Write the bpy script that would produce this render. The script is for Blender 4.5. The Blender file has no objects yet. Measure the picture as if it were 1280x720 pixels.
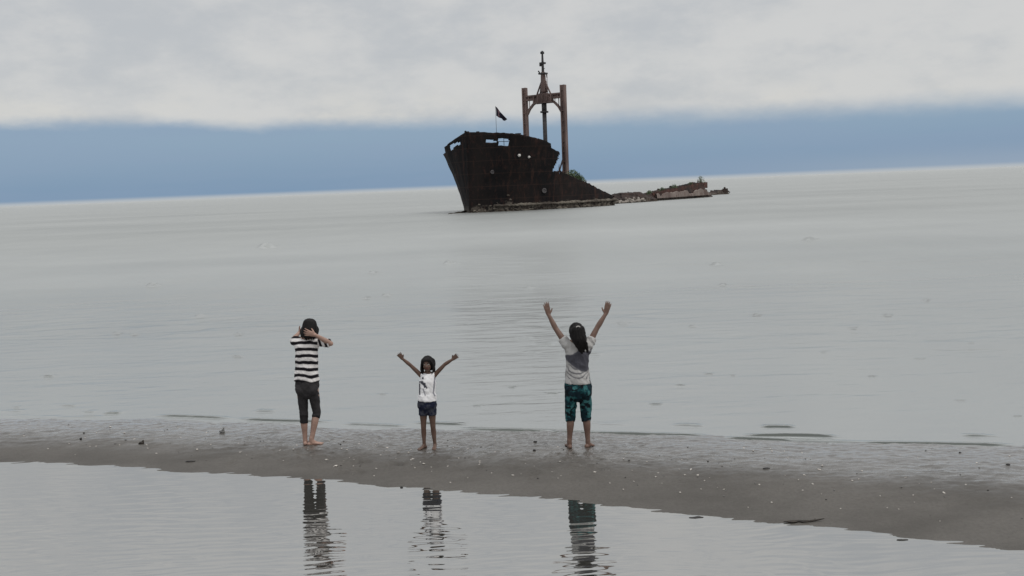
import bpy, bmesh, math, random
import numpy as np
from mathutils import Vector, Matrix, noise as mnoise

random.seed(7)
rng = np.random.default_rng(11)
scene = bpy.context.scene
COL = scene.collection
R = math.radians

# ------------------------------------------------------------------ camera
F, H = 1200.0, 3.15                 # focal length in 1280-px units, eye height above the water
cam_d = bpy.data.cameras.new('camera')
cam_d.sensor_width = 36.0
cam_d.lens = 36.0 * F / 1280.0
cam_d.clip_start = 0.1
cam_d.clip_end = 80000.0
cam = bpy.data.objects.new('camera', cam_d)
COL.objects.link(cam)
CR = (Matrix.Rotation(R(90 - 6.04), 3, 'X') @ Matrix.Rotation(R(-2.28), 3, 'Z'))
CP = Vector((0, 0, H))
cam.matrix_world = Matrix.Translation(CP) @ CR.to_4x4()
scene.camera = cam

# ------------------------------------------------------------------ world, sun, exposure
scene.view_settings.view_transform = 'Standard'
scene.view_settings.look = 'None'
scene.view_settings.exposure = 0.0
scene.view_settings.gamma = 1.0
SUN_EL, SUN_AZ = R(58), R(125)       # high soft sun, behind the camera to the right

world = bpy.data.worlds.new('World')
scene.world = world
world.use_nodes = True


def nodes_of(nt):
    nt.nodes.clear()
    def N(t, **kw):
        n = nt.nodes.new(t)
        ins = kw.pop('ins', {})
        for k, v in kw.items():
            setattr(n, k, v)
        for k, v in ins.items():
            s = n.inputs[k]
            if hasattr(v, 'is_output') or isinstance(v, bpy.types.NodeSocket):
                nt.links.new(v, s)
            else:
                s.default_value = v
        return n
    return N


def rgb(r, g, b):
    f = lambda c: (c / 255) / 12.92 if c / 255 <= 0.04045 else ((c / 255 + 0.055) / 1.055) ** 2.4
    return (f(r), f(g), f(b), 1)


def mathn(N, op, a, b=None, c=None, clamp=False):
    n = N('ShaderNodeMath', operation=op, use_clamp=clamp)
    for i, v in enumerate((a, b, c)):
        if v is None:
            continue
        if isinstance(v, bpy.types.NodeSocket):
            n.id_data.links.new(v, n.inputs[i])
        else:
            n.inputs[i].default_value = v
    return n.outputs[0]


def mixc(N, fac, a, b, mode='MIX'):
    n = N('ShaderNodeMix', data_type='RGBA', blend_type=mode)
    lk = n.id_data.links
    for s, v in ((n.inputs[0], fac), (n.inputs[6], a), (n.inputs[7], b)):
        if isinstance(v, bpy.types.NodeSocket):
            lk.new(v, s)
        else:
            s.default_value = v
    return n.outputs[2]


def maprange(N, v, a, b, c=0.0, d=1.0, smooth=True):
    n = N('ShaderNodeMapRange', interpolation_type='SMOOTHSTEP' if smooth else 'LINEAR')
    n.id_data.links.new(v, n.inputs[0])
    for i, x in enumerate((a, b, c, d)):
        if isinstance(x, bpy.types.NodeSocket):
            n.id_data.links.new(x, n.inputs[i + 1])
        else:
            n.inputs[i + 1].default_value = x
    return n.outputs[0]


def build_world():
    nt = world.node_tree
    N = nodes_of(nt)
    tc = N('ShaderNodeTexCoord')
    sep = N('ShaderNodeSeparateXYZ', ins={0: tc.outputs['Generated']})
    x, y, z = sep.outputs
    def noise(scale, sx, sy, sz, detail=5, rough=0.55, off=0.0):
        m = N('ShaderNodeMapping', ins={'Vector': tc.outputs['Generated'], 'Scale': (sx, sy, sz), 'Location': (off, off * .7, off * .3)})
        return N('ShaderNodeTexNoise', ins={'Vector': m.outputs[0], 'Scale': scale, 'Detail': detail, 'Roughness': rough}).outputs[0]
    # lower edge of the cloud deck: higher on the left, ragged
    n_edge = noise(9, 1, 1, 2.2, 6, .6, 3.1)
    n_edge2 = noise(30, 1, 1, 3.0, 4, .6, 1.7)
    edge = mathn(N, 'MULTIPLY_ADD', x, -0.020, 0.0655)
    edge = mathn(N, 'ADD', edge, mathn(N, 'MULTIPLY', mathn(N, 'SUBTRACT', n_edge, .5), .018))
    edge = mathn(N, 'ADD', edge, mathn(N, 'MULTIPLY', mathn(N, 'SUBTRACT', n_edge2, .5), .006))
    d = mathn(N, 'SUBTRACT', z, edge)
    wr = maprange(N, x, -.4, .45, .010, .018)
    cover = maprange(N, d, mathn(N, 'MULTIPLY', wr, -.6), wr)
    # blue-grey distant band
    band = mixc(N, maprange(N, z, 0, .07), rgb(124, 151, 179), rgb(141, 164, 186))
    band = mixc(N, mathn(N, 'MULTIPLY', maprange(N, x, 0, .5), maprange(N, z, .03, .0)), band, rgb(150, 167, 186))
    band = mixc(N, mathn(N, 'MULTIPLY', maprange(N, noise(5, 1, 1, 9, 3, .5, 8.), .35, .7), .35), band, rgb(138, 158, 184))
    band = mixc(N, maprange(N, z, .005, .0), band, rgb(182, 188, 193))
    # overcast deck
    n1 = noise(4.5, 1, 1, 2.6, 8, .55, 5.3)
    n2 = noise(12, 1, 1, 2.2, 6, .6, 9.9)
    nn = mathn(N, 'ADD', mathn(N, 'MULTIPLY', n1, .55), mathn(N, 'MULTIPLY', n2, .45))
    deck = mixc(N, maprange(N, nn, .38, .60), rgb(190, 193, 196), rgb(208, 208, 207))
    # warmer, whiter puffs low in the deck
    puff = mathn(N, 'MULTIPLY', maprange(N, d, .05, .008), maprange(N, noise(14, 1, 1, 2.0, 6, .6, 2.2), .45, .68))
    deck = mixc(N, mathn(N, 'MULTIPLY', puff, .65), deck, rgb(214, 212, 207))
    # deck grows brighter overhead, as under a real overcast
    up = maprange(N, z, .55, .95, 1.0, 2.3)
    deckv = N('ShaderNodeVectorMath', operation='SCALE', ins={0: deck, 3: up})
    skycol = mixc(N, cover, band, deckv.outputs[0])
    bg = N('ShaderNodeBackground', ins={0: skycol, 1: 1.0})
    sky = N('ShaderNodeTexSky', sky_type='NISHITA')
    sky.sun_disc = False
    sky.sun_elevation = SUN_EL
    sky.sun_rotation = SUN_AZ
    sky.altitude = 0
    bg2 = N('ShaderNodeBackground', ins={0: sky.outputs[0], 1: 0.1})
    mx = N('ShaderNodeMixShader', ins={0: 0.06, 1: bg.outputs[0], 2: bg2.outputs[0]})
    N('ShaderNodeOutputWorld', ins={0: mx.outputs[0]})


build_world()

sun_d = bpy.data.lights.new('sun', 'SUN')
sun_d.energy = 1.1
sun_d.angle = R(22)
sun_d.color = (1.0, .96, .9)
sun = bpy.data.objects.new('sun', sun_d)
COL.objects.link(sun)
# direction towards the sun (rotation measured clockwise from +Y as in the sky node)
sdir = Vector((math.sin(SUN_AZ) * math.cos(SUN_EL), math.cos(SUN_AZ) * math.cos(SUN_EL), math.sin(SUN_EL)))
sun.rotation_euler = (-sdir).to_track_quat('-Z', 'Y').to_euler()
sun.location = (0, 0, 60)


# ------------------------------------------------------------------ layout helpers
def ray(px, py):
    return CR @ Vector(((px - 640) / F, -(py - 360) / F, -1.0))


def at(px, py, z=0.0):
    """point of the horizontal plane z seen at photograph pixel px, py"""
    d = ray(px, py)
    return CP + d * ((z - H) / d.z)


def on_plane(px, py, Y):
    """point of the upright plane y = Y seen at px, py"""
    d = ray(px, py)
    return CP + d * (Y / d.y)


def proj(p):
    q = CR.transposed() @ (Vector(p) - CP)
    return 640 + F * q.x / -q.z, 360 - F * q.y / -q.z


def tag(o, label=None, cat=None, group=None, kind=None):
    for k, v in (('label', label), ('category', cat), ('group', group), ('kind', kind)):
        if v:
            o[k] = v
    return o


def empty(name, loc):
    o = bpy.data.objects.new(name, None)
    o.location = loc
    o.empty_display_size = .2
    COL.objects.link(o)
    return o


def link(name, me, mat=None, parent=None, smooth=True):
    """link mesh given in world coordinates; under a parent it keeps its place"""
    o = bpy.data.objects.new(name, me)
    if mat:
        me.materials.clear()
        me.materials.append(mat)
    if smooth:
        me.polygons.foreach_set('use_smooth', [True] * len(me.polygons))
    COL.objects.link(o)
    if parent is not None:
        o.parent = parent
        if parent.type == 'EMPTY':
            me.transform(Matrix.Translation(-Vector(parent.location)))
    return o


class MB:
    """collects simple shapes into one mesh"""
    def __init__(self):
        self.v, self.f = [], []

    def add(self, vs, fs):
        b = len(self.v)
        self.v += [tuple(p) for p in vs]
        self.f += [tuple(i + b for i in f) for f in fs]

    def tube(self, pts, rad, n=14, side=None, flat=(False, False), sub=4):
        """lofted tube through pts; rad entries r or (a,b), a measured along side"""
        P = [Vector(p) for p in pts]
        Q = [(r, r) if not isinstance(r, (tuple, list)) else tuple(r) for r in rad]
        if len(P) > 2 and sub > 1:
            P2, Q2 = [], []
            for i in range(len(P) - 1):
                p0, p1, p2, p3 = P[max(i - 1, 0)], P[i], P[i + 1], P[min(i + 2, len(P) - 1)]
                for k in range(sub):
                    t = k / sub
                    P2.append(.5 * ((2 * p1) + (p2 - p0) * t + (2 * p0 - 5 * p1 + 4 * p2 - p3) * t * t + (3 * p1 - p0 - 3 * p2 + p3) * t ** 3))
                    s = t * t * (3 - 2 * t) * .5 + t * .5
                    Q2.append(tuple(Q[i][j] * (1 - s) + Q[i + 1][j] * s for j in (0, 1)))
            P2.append(P[-1]); Q2.append(Q[-1])
            P, Q = P2, Q2
        rings = []
        side = Vector(side) if side is not None else Vector((1, 0.02, 0.01))
        m = len(P)
        def frame(i):
            d = (P[min(i + 1, m - 1)] - P[max(i - 1, 0)]).normalized()
            s = side - d * side.dot(d)
            if s.length < 1e-3:
                s = Vector((0, 1, 0)) - d * d.y
                if s.length < 1e-3:
                    s = Vector((0, 0, 1)) - d * d.z
            s.normalize()
            return d, s, d.cross(s)
        for i in range(m):
            d, s, t = frame(i)
            if i == 0 and not flat[0]:
                for ang in (75, 50, 25):
                    c, h = math.cos(R(ang)), math.sin(R(ang))
                    rr = min(Q[0])
                    rings.append((P[0] - d * rr * h, Q[0][0] * c, Q[0][1] * c, s, t))
            rings.append((P[i], Q[i][0], Q[i][1], s, t))
            if i == m - 1 and not flat[1]:
                for ang in (25, 50, 75):
                    c, h = math.cos(R(ang)), math.sin(R(ang))
                    rr = min(Q[-1])
                    rings.append((P[-1] + d * rr * h, Q[-1][0] * c, Q[-1][1] * c, s, t))
        vs, fs = [], []
        for (c, a, b, s, t) in rings:
            for k in range(n):
                an = 2 * math.pi * k / n
                vs.append(c + s * (a * math.cos(an)) + t * (b * math.sin(an)))
        L = len(rings)
        for i in range(L - 1):
            for k in range(n):
                k2 = (k + 1) % n
                fs.append((i * n + k, i * n + k2, (i + 1) * n + k2, (i + 1) * n + k))
        vs.append(rings[0][0]); vs.append(rings[-1][0])
        for k in range(n):
            fs.append((L * n, (k + 1) % n, k))
            fs.append((L * n + 1, (L - 1) * n + k, (L - 1) * n + (k + 1) % n))
        self.add(vs, fs)

    def ell(self, c, r, X=(1, 0, 0), Z=(0, 0, 1), n=16, m=10):
        X = Vector(X).normalized(); Z = Vector(Z); Z = (Z - X * Z.dot(X)).normalized(); Y = Z.cross(X)
        c = Vector(c)
        vs, fs = [], []
        for i in range(1, m):
            th = math.pi * i / m
            for k in range(n):
                ph = 2 * math.pi * k / n
                vs.append(c + X * (r[0] * math.sin(th) * math.cos(ph)) + Y * (r[1] * math.sin(th) * math.sin(ph)) + Z * (r[2] * math.cos(th)))
        for i in range(m - 2):
            for k in range(n):
                k2 = (k + 1) % n
                fs.append((i * n + k, (i + 1) * n + k, (i + 1) * n + k2, i * n + k2))
        b = len(vs)
        vs += [c + Z * r[2], c - Z * r[2]]
        for k in range(n):
            k2 = (k + 1) % n
            fs.append((b, k, k2)); fs.append((b + 1, (m - 2) * n + k2, (m - 2) * n + k))
        self.add(vs, fs)

    def box(self, c, ex, ey, ez, bevel=0):
        """box from centre and three half-extent vectors"""
        c, ex, ey, ez = (Vector(v) for v in (c, ex, ey, ez))
        vs = [c + ex * i + ey * j + ez * k for i in (-1, 1) for j in (-1, 1) for k in (-1, 1)]
        fs = [(0, 1, 3, 2), (4, 6, 7, 5), (0, 4, 5, 1), (2, 3, 7, 6), (0, 2, 6, 4), (1, 5, 7, 3)]
        self.add(vs, fs)

    def bar(self, a, b, w, h=None, side=None):
        a, b = Vector(a), Vector(b)
        d = (b - a)
        L = d.length; d.normalize()
        s = Vector(side) if side is not None else Vector((0, 0, 1))
        if abs(s.normalized().dot(d)) > .95:
            s = Vector((1, 0, 0))
        s = (s - d * s.dot(d)).normalized()
        t = d.cross(s)
        self.box((a + b) / 2, d * L / 2, s * (h or w) / 2, t * w / 2)

    def mesh(self, name='m'):
        me = bpy.data.meshes.new(name)
        me.from_pydata(self.v, [], self.f)
        me.validate()
        bm = bmesh.new(); bm.from_mesh(me)
        bmesh.ops.recalc_face_normals(bm, faces=bm.faces)
        bm.to_mesh(me); bm.free()
        return me

    def voxel(self, size, smooth=4, fac=.5):
        """one continuous surface grown round all the shapes"""
        me = self.mesh()
        o = bpy.data.objects.new('tmp', me)
        COL.objects.link(o)
        md = o.modifiers.new('r', 'REMESH'); md.mode = 'VOXEL'; md.voxel_size = size; md.adaptivity = 0
        if smooth:
            ms = o.modifiers.new('s', 'SMOOTH'); ms.iterations = smooth; ms.factor = fac
        dg = bpy.context.evaluated_depsgraph_get()
        dg.update()
        out = bpy.data.meshes.new_from_object(o.evaluated_get(dg))
        bpy.data.objects.remove(o)
        bpy.data.meshes.remove(me)
        return out


def paint(me, fn, name='tint'):
    """a colour per vertex: patterns such as stripes and prints, plus some painted fold shade"""
    a = me.color_attributes.new(name, 'FLOAT_COLOR', 'POINT')
    n = len(me.vertices)
    co = np.empty(n * 3); me.vertices.foreach_get('co', co); co = co.reshape(-1, 3)
    c = np.ones((n, 4)); c[:, :3] = fn(co)
    a.data.foreach_set('color', c.ravel().astype(np.float32))


def push(me, fn):
    """move every vertex along its normal by fn(co)"""
    n = len(me.vertices)
    co = np.empty(n * 3); me.vertices.foreach_get('co', co); co = co.reshape(-1, 3)
    no = np.empty(n * 3); me.vertex_normals.foreach_get('vector', no); no = no.reshape(-1, 3)
    co = co + no * fn(co)[:, None]
    me.vertices.foreach_set('co', co.ravel())
    me.update()


def hash2(ix, iy, seed):
    h = (ix.astype(np.int64) * 374761393 + iy.astype(np.int64) * 668265263 + seed * 974634777) & 0x7fffffff
    h = (h ^ (h >> 13)) * 1274126177 & 0x7fffffff
    h = h ^ (h >> 16)
    return (h & 0xffff) / 65535.0


def vnoise(x, y, seed=0):
    ix, iy = np.floor(x), np.floor(y)
    fx, fy = x - ix, y - iy
    fx = fx * fx * (3 - 2 * fx); fy = fy * fy * (3 - 2 * fy)
    a, b = hash2(ix, iy, seed), hash2(ix + 1, iy, seed)
    c, d = hash2(ix, iy + 1, seed), hash2(ix + 1, iy + 1, seed)
    return (a * (1 - fx) + b * fx) * (1 - fy) + (c * (1 - fx) + d * fx) * fy


def fbm(x, y, oct=4, seed=0):
    s, a, t = 0, 1, 0
    for i in range(oct):
        s = s + a * vnoise(x, y, seed + i); t += a
        x, y, a = x * 2.03 + 11.3, y * 2.03 + 5.7, a * .5
    return s / t


def sstep(a, b, x):
    t = np.clip((x - a) / (b - a), 0, 1)
    return t * t * (3 - 2 * t)


def grid_mesh(name, X, Y, Z):
    n, m = X.shape
    me = bpy.data.meshes.new(name)
    me.vertices.add(n * m)
    me.vertices.foreach_set('co', np.stack([X, Y, Z], -1).ravel())
    i = np.arange((n - 1) * (m - 1)); r, c = i // (m - 1), i % (m - 1)
    a = r * m + c
    q = np.stack([a, a + 1, a + m + 1, a + m], -1)
    me.loops.add(q.size); me.loops.foreach_set('vertex_index', q.ravel())
    me.polygons.add(len(q))
    me.polygons.foreach_set('loop_start', np.arange(len(q)) * 4)
    me.polygons.foreach_set('loop_total', np.full(len(q), 4))
    me.update(calc_edges=True)
    me.validate()
    return me


# ------------------------------------------------------------------ materials
def new_mat(name):
    m = bpy.data.materials.new(name)
    m.use_nodes = True
    return m, nodes_of(m.node_tree)


def coords(N):
    return N('ShaderNodeTexCoord').outputs['Object']


def tex(N, vec, scale, detail=4, rough=.55, stretch=(1, 1, 1), rot=(0, 0, 0), dist=0.0):
    mp = N('ShaderNodeMapping', ins={'Vector': vec, 'Scale': stretch, 'Rotation': rot})
    return N('ShaderNodeTexNoise', ins={'Vector': mp.outputs[0], 'Scale': scale, 'Detail': detail, 'Roughness': rough, 'Distortion': dist}).outputs[0]


def simple_mat(name, c1, c2, scale=8, rough=.75, bump=.3, bdist=.01, spec=.4, bscale=None):
    m, N = new_mat(name)
    v = coords(N)
    n = tex(N, v, scale, 6, .6)
    col = mixc(N, maprange(N, n, .35, .65), (*c1, 1), (*c2, 1))
    nb = tex(N, v, bscale or scale * 3, 5, .6)
    b = N('ShaderNodeBump', ins={'Height': nb, 'Strength': bump, 'Distance': bdist})
    p = N('ShaderNodeBsdfPrincipled', ins={'Base Color': col, 'Roughness': rough, 'Normal': b.outputs[0], 'Specular IOR Level': spec})
    N('ShaderNodeOutputMaterial', ins={0: p.outputs[0]})
    return m


def tinted_mat(name, rough=.85, scale=60, bump=.25, bdist=.003, spec=.3, vary=.25, sss=0.0):
    m, N = new_mat(name)
    v = coords(N)
    a = N('ShaderNodeAttribute', attribute_name='tint')
    n = tex(N, v, 14, 5, .6)
    f = maprange(N, n, .3, .7, 1 - vary, 1 + vary)
    col = N('ShaderNodeVectorMath', operation='SCALE', ins={0: a.outputs['Color'], 3: f}).outputs[0]
    nb = tex(N, v, scale, 3, .6)
    b = N('ShaderNodeBump', ins={'Height': nb, 'Strength': bump, 'Distance': bdist})
    p = N('ShaderNodeBsdfPrincipled', ins={'Base Color': col, 'Roughness': rough, 'Normal': b.outputs[0], 'Specular IOR Level': spec})
    N('ShaderNodeOutputMaterial', ins={0: p.outputs[0]})
    return m


M_SKIN = tinted_mat('skin', .5, 90, .15, .001, .4, .12)
M_CLOTH = tinted_mat('cloth', .9, 120, .3, .002, .15, .12)
M_HAIR = simple_mat('black_hair', (.004, .0035, .0035), (.010, .008, .008), 40, .62, .5, .003, .22, 160)


def water_mat(name, body, ior, rough_near, bump_scale, bump_str, far=False, hi=.76):
    m, N = new_mat(name)
    v = coords(N)
    n = tex(N, v, .35, 4, .55, (1, .35, 1))
    body2 = mixc(N, maprange(N, n, .35, .68), body[0], body[1])
    b1 = tex(N, v, bump_scale, 4, .6, (.45, 1, 1), (0, 0, R(-9)))
    b2 = tex(N, v, bump_scale * .18, 5 if far else 3, .65 if far else .5, (.3, 1, 1), (0, 0, R(6)))
    h = mathn(N, 'ADD', b1, mathn(N, 'MULTIPLY', b2, 2.0 if far else .6))
    bp = N('ShaderNodeBump', ins={'Height': h, 'Strength': bump_str, 'Distance': .02 if far else .004})
    lw = N('ShaderNodeLayerWeight', ins={'Blend': .5, 'Normal': bp.outputs[0]}).outputs['Facing']
    fr = mathn(N, 'ADD', maprange(N, lw, .34, hi, .03, ior), maprange(N, lw, .990, .999, 0, .20 if far else 0))
    if far:
        fr = mathn(N, 'MULTIPLY', fr, maprange(N, N('ShaderNodeSeparateXYZ', ins={0: v}).outputs[1], 13, 90, 1.0, .70))
    di = N('ShaderNodeBsdfDiffuse', ins={'Color': body2})
    rg = rough_near
    if far:
        sp = N('ShaderNodeSeparateXYZ', ins={0: v})
        rg = maprange(N, sp.outputs[1], 13, 70, rough_near, .50)
        patch = tex(N, v, .045, 4, .6, (.35, 1, 1), (0, 0, R(-5)))      # wind-roughened streaks
        rg = mathn(N, 'ADD', rg, mathn(N, 'MULTIPLY', mathn(N, 'SUBTRACT', patch, .5), .45), clamp=True)
    gl = N('ShaderNodeBsdfGlossy', ins={'Color': (.985, .985, .968, 1) if not far else (.975, .985, .975, 1), 'Roughness': rg, 'Normal': bp.outputs[0]})
    mx = N('ShaderNodeMixShader', ins={0: fr, 1: di.outputs[0], 2: gl.outputs[0]})
    N('ShaderNodeOutputMaterial', ins={0: mx.outputs[0]})
    return m


M_SEA = water_mat('silty_sea_water', (rgb(78, 82, 79), rgb(86, 90, 86)), .62, .22, 3.5, .5, True, .70)
M_POOL = water_mat('still_shallow_water', (rgb(60, 59, 55), rgb(70, 69, 65)), .61, .02, 6.0, .08, False, .56)


def sand_mat():
    m, N = new_mat('wet_grey_sand')
    v = coords(N)
    n1 = tex(N, v, 1.6, 5, .6, (.5, 1, 1))
    n2 = tex(N, v, 30, 4, .7)
    n3 = tex(N, v, 6, 5, .65, (.35, 1, 1))
    col = mixc(N, maprange(N, n1, .3, .7), rgb(72, 68, 63), rgb(90, 86, 81))
    col = mixc(N, maprange(N, n2, .35, .75, 0, .5), col, rgb(60, 56, 51))
    # thin water film lies in patches on the flat top of the bar
    film = N('ShaderNodeAttribute', attribute_name='film').outputs['Fac']
    n4 = tex(N, v, 13, 4, .65, (.4, 1, 1))
    f = mathn(N, 'ADD', film, mathn(N, 'MULTIPLY', mathn(N, 'SUBTRACT', n3, .5), .6))
    f = mathn(N, 'ADD', f, mathn(N, 'MULTIPLY', mathn(N, 'SUBTRACT', n4, .5), mathn(N, 'MULTIPLY', maprange(N, film, .02, .6), 1.6)))
    f = maprange(N, f, .05, 1.05)
    rough = mathn(N, 'SUBTRACT', .62, mathn(N, 'MULTIPLY', f, .46))
    b = N('ShaderNodeBump', ins={'Height': mathn(N, 'ADD', n2, mathn(N, 'MULTIPLY', n3, 1.2)), 'Strength': .7, 'Distance': .008})
    b2 = N('ShaderNodeBump', ins={'Height': n3, 'Strength': .25, 'Distance': .004})
    p = N('ShaderNodeBsdfPrincipled', ins={'Base Color': col, 'Roughness': rough, 'Normal': b.outputs[0], 'Specular IOR Level': .5})
    g = N('ShaderNodeBsdfGlossy', ins={'Color': (1, 1, 1, 1), 'Roughness': .24, 'Normal': b.outputs[0]})
    fr = N('ShaderNodeFresnel', ins={'IOR': 1.75, 'Normal': b2.outputs[0]})
    mx = N('ShaderNodeMixShader', ins={0: mathn(N, 'MULTIPLY', fr.outputs[0], mathn(N, 'MULTIPLY', f, .82)), 1: p.outputs[0], 2: g.outputs[0]})
    N('ShaderNodeOutputMaterial', ins={0: mx.outputs[0]})
    return m


M_SAND = sand_mat()


def rust_mat(name, c_dark, c_mid, c_red, redness=.5, crust=None, seams=False):
    """rusted steel; crust = height up to which pale barnacles cover it"""
    m, N = new_mat(name)
    g = N('ShaderNodeNewGeometry').outputs['Position']
    n1 = tex(N, g, .35, 6, .6, (1, 1, .25))
    n2 = tex(N, g, 2.2, 6, .65, (1, 1, .5))
    col = mixc(N, maprange(N, n1, .35, .65), (*c_dark, 1), (*c_mid, 1))
    col = mixc(N, mathn(N, 'MULTIPLY', maprange(N, n2, .5, .75), redness), col, (*c_red, 1))
    if seams:
        mp = N('ShaderNodeSeparateXYZ', ins={0: g})
        hz = mathn(N, 'FRACT', mathn(N, 'MULTIPLY', mp.outputs[2], .62))
        sm = mathn(N, 'LESS_THAN', hz, .05)
        col = mixc(N, mathn(N, 'MULTIPLY', sm, .55), col, (.035, .020, .016, 1))
        run = tex(N, g, 1.5, 5, .7, (1, 1, .07))
        col = mixc(N, mathn(N, 'MULTIPLY', maprange(N, run, .52, .72), .75), col, (.052, .024, .017, 1))
    if crust:
        z = N('ShaderNodeSeparateXYZ', ins={0: g}).outputs[2]
        n3 = tex(N, g, .55, 5, .65)
        n4 = tex(N, g, 2.5, 5, .7)
        zz = mathn(N, 'SUBTRACT', mathn(N, 'ADD', crust, mathn(N, 'MULTIPLY', mathn(N, 'SUBTRACT', n3, .5), 3.2)), z)
        k = mathn(N, 'MULTIPLY', maprange(N, zz, -.1, .35), maprange(N, n4, .38, .6))
        col = mixc(N, k, col, (.10, .085, .07, 1))
    b = N('ShaderNodeBump', ins={'Height': n2, 'Strength': .5, 'Distance': .06})
    p = N('ShaderNodeBsdfPrincipled', ins={'Base Color': col, 'Roughness': .8, 'Normal': b.outputs[0], 'Specular IOR Level': .25})
    N('ShaderNodeOutputMaterial', ins={0: p.outputs[0]})
    return m


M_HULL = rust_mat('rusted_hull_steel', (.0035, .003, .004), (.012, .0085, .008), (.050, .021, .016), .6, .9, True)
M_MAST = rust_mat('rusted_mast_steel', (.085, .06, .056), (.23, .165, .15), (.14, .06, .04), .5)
M_CRUST = rust_mat('crusted_strake', (.06, .05, .042), (.17, .15, .125), (.06, .035, .025), .7)
M_DECK = rust_mat('rusted_deck_plate', (.02, .017, .014), (.05, .04, .03), (.07, .035, .02), .5)
M_SCRAP = rust_mat('scrap_steel', (.012, .010, .010), (.05, .035, .03), (.10, .04, .03), .7, .5)
M_PALE = simple_mat('barnacled_plate', (.30, .27, .24), (.12, .10, .085), 1.2, .85, .5, .05)
M_DARKPOLE = simple_mat('dark_pole_paint', (.02, .02, .024), (.045, .04, .04), 3, .6, .2, .02)
M_WHITE = simple_mat('faded_white_paint', (.62, .6, .57), (.45, .42, .4), 2, .7, .2, .01)

# ------------------------------------------------------------------ sandbar
S0, S1 = at(0, 521, 0), at(1280, 556, 0)        # sea edge of the bar
Q0, Q1 = at(0, 577, 0), at(1280, 690, 0)        # pool edge of the bar
QM = at(640, 621, 0)


def clampx(x):
    return np.clip(x, -11, 9)


def y_sea(x):
    x = clampx(x)
    return S0.y + (S1.y - S0.y) * (x - S0.x) / (S1.x - S0.x) + .10 * np.sin(x * 1.1 + .5) + .05 * np.sin(x * 3.3)


def y_pool(x):
    x = clampx(x)
    # parabola through the three measured edge points
    a, b, c = (Q0.x, Q0.y), (QM.x, QM.y), (Q1.x, Q1.y)
    L = (a[1] * (x - b[0]) * (x - c[0]) / ((a[0] - b[0]) * (a[0] - c[0])) +
         b[1] * (x - a[0]) * (x - c[0]) / ((b[0] - a[0]) * (b[0] - c[0])) +
         c[1] * (x - a[0]) * (x - b[0]) / ((c[0] - a[0]) * (c[0] - b[0])))
    return L + .03 * np.sin(x * 2.3 + 1) + .02 * np.sin(x * 5.1) + .012 * np.sin(x * 11.7 + 2)


def y_mid(x):
    return y_pool(x) * .45 + y_sea(x) * .55


PRINTS = []
for (px_, py_, n_) in ((388, 560, 9), (535, 566, 10), (724, 566, 9), (450, 572, 7), (620, 578, 6), (330, 556, 6)):
    for _k in range(n_):
        p_ = at(px_ + random.uniform(-48, 48), py_ + random.uniform(4, 20), .05)
        PRINTS.append((p_.x, p_.y, random.choice((0, 0.4, 1.57, 1.2, 2.6)) + random.uniform(-.3, .3), random.uniform(.6, 1.0)))


def sand_h(x, y):
    yp, ys = y_pool(x), y_sea(x)
    t = (y - yp) / (ys - yp)
    w = ys - yp
    front = .085 * sstep(0, .42, t) * (1 + .25 * (w - 2.8))
    tt = np.clip((t - .42) / .58, 0, 1.0)
    h = front * (1 - tt ** 2.0)
    h = np.where(t < 0, np.maximum(t * w * .05, -.25), h)
    h = np.where(t > 1, np.maximum(-(t - 1) * w * .05, -1.2), h)
    inside = sstep(-.03, .06, t) * sstep(1.03, .97, t)
    lump = (fbm(x * 2.2, y * 3.5, 3, 3) - .5) * .022 * sstep(.1, .4, t) + (fbm(x * 9, y * 16, 3, 9) - .5) * .018 * sstep(.12, .4, t)
    churn = sstep(.15, .4, t) * sstep(1.2, .8, t)
    walked = .35 + .65 * sstep(-4.5, -1.5, x) * sstep(2.5, .5, x)
    lump = lump + (np.abs(fbm(x * 9, y * 15, 3, 21) - .5) - .1) * .05 * churn * walked + (vnoise(x * 26, y * 34, 23) - .5) * .010 * churn * walked
    h = h + lump * inside
    for (fx, fy, fa, fs_) in PRINTS:
        c_, s_ = math.cos(fa), math.sin(fa)
        u_ = ((x - fx) * c_ + (y - fy) * s_) / (.115 * fs_); v_ = (-(x - fx) * s_ + (y - fy) * c_) / (.045 * fs_)
        r2_ = u_ * u_ + v_ * v_
        h = h - .016 * fs_ * np.exp(-r2_ ** 2) + .006 * np.exp(-((np.sqrt(r2_) - 1.35) / .3) ** 2)
    # the beach climbs again behind the camera
    h = np.where(y < 1.5, h + (1.5 - y) * .12, h)
    return h, t


def axis(dense0, dense1, step, far0, far1, grow=1.25):
    a = list(np.arange(dense0, dense1, step))
    s = step
    lo = [];  x = a[0]
    while x > far0:
        s *= grow; x -= s; lo.append(x)
    s = step; hi = []; x = a[-1]
    while x < far1:
        s *= grow; x += s; hi.append(x)
    return np.array(lo[::-1] + a + hi)


xs = axis(-8.6, 7.2, .026, -30000, 30000, 1.22)
ys_ = axis(6.5, 15.2, .02, -400, 30000, 1.22)
X, Y = np.meshgrid(xs, ys_)
Z, T = sand_h(X, Y)
me = grid_mesh('sand', X, Y, Z)
fa = me.attributes.new('film', 'FLOAT', 'POINT')
side = sstep(6.0, -7.0, X)               # the film reaches further forward on the left
film = sstep(.22, .62, T + side * .18) * (0.55 + .45 * sstep(.3, .8, T))
film = film + sstep(.03, .0, T) * .15
fa.data.foreach_set('value', film.ravel().astype(np.float32))
sand = link('sandbar', me, M_SAND)
tag(sand, kind='structure')

# ------------------------------------------------------------------ sea
def fan(k_in, k_out, n_in):
    a = np.linspace(-k_in, k_in, n_in)
    out = np.geomspace(k_in * 1.02, k_out, 26)
    return np.concatenate([-out[::-1], a, out])


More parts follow.
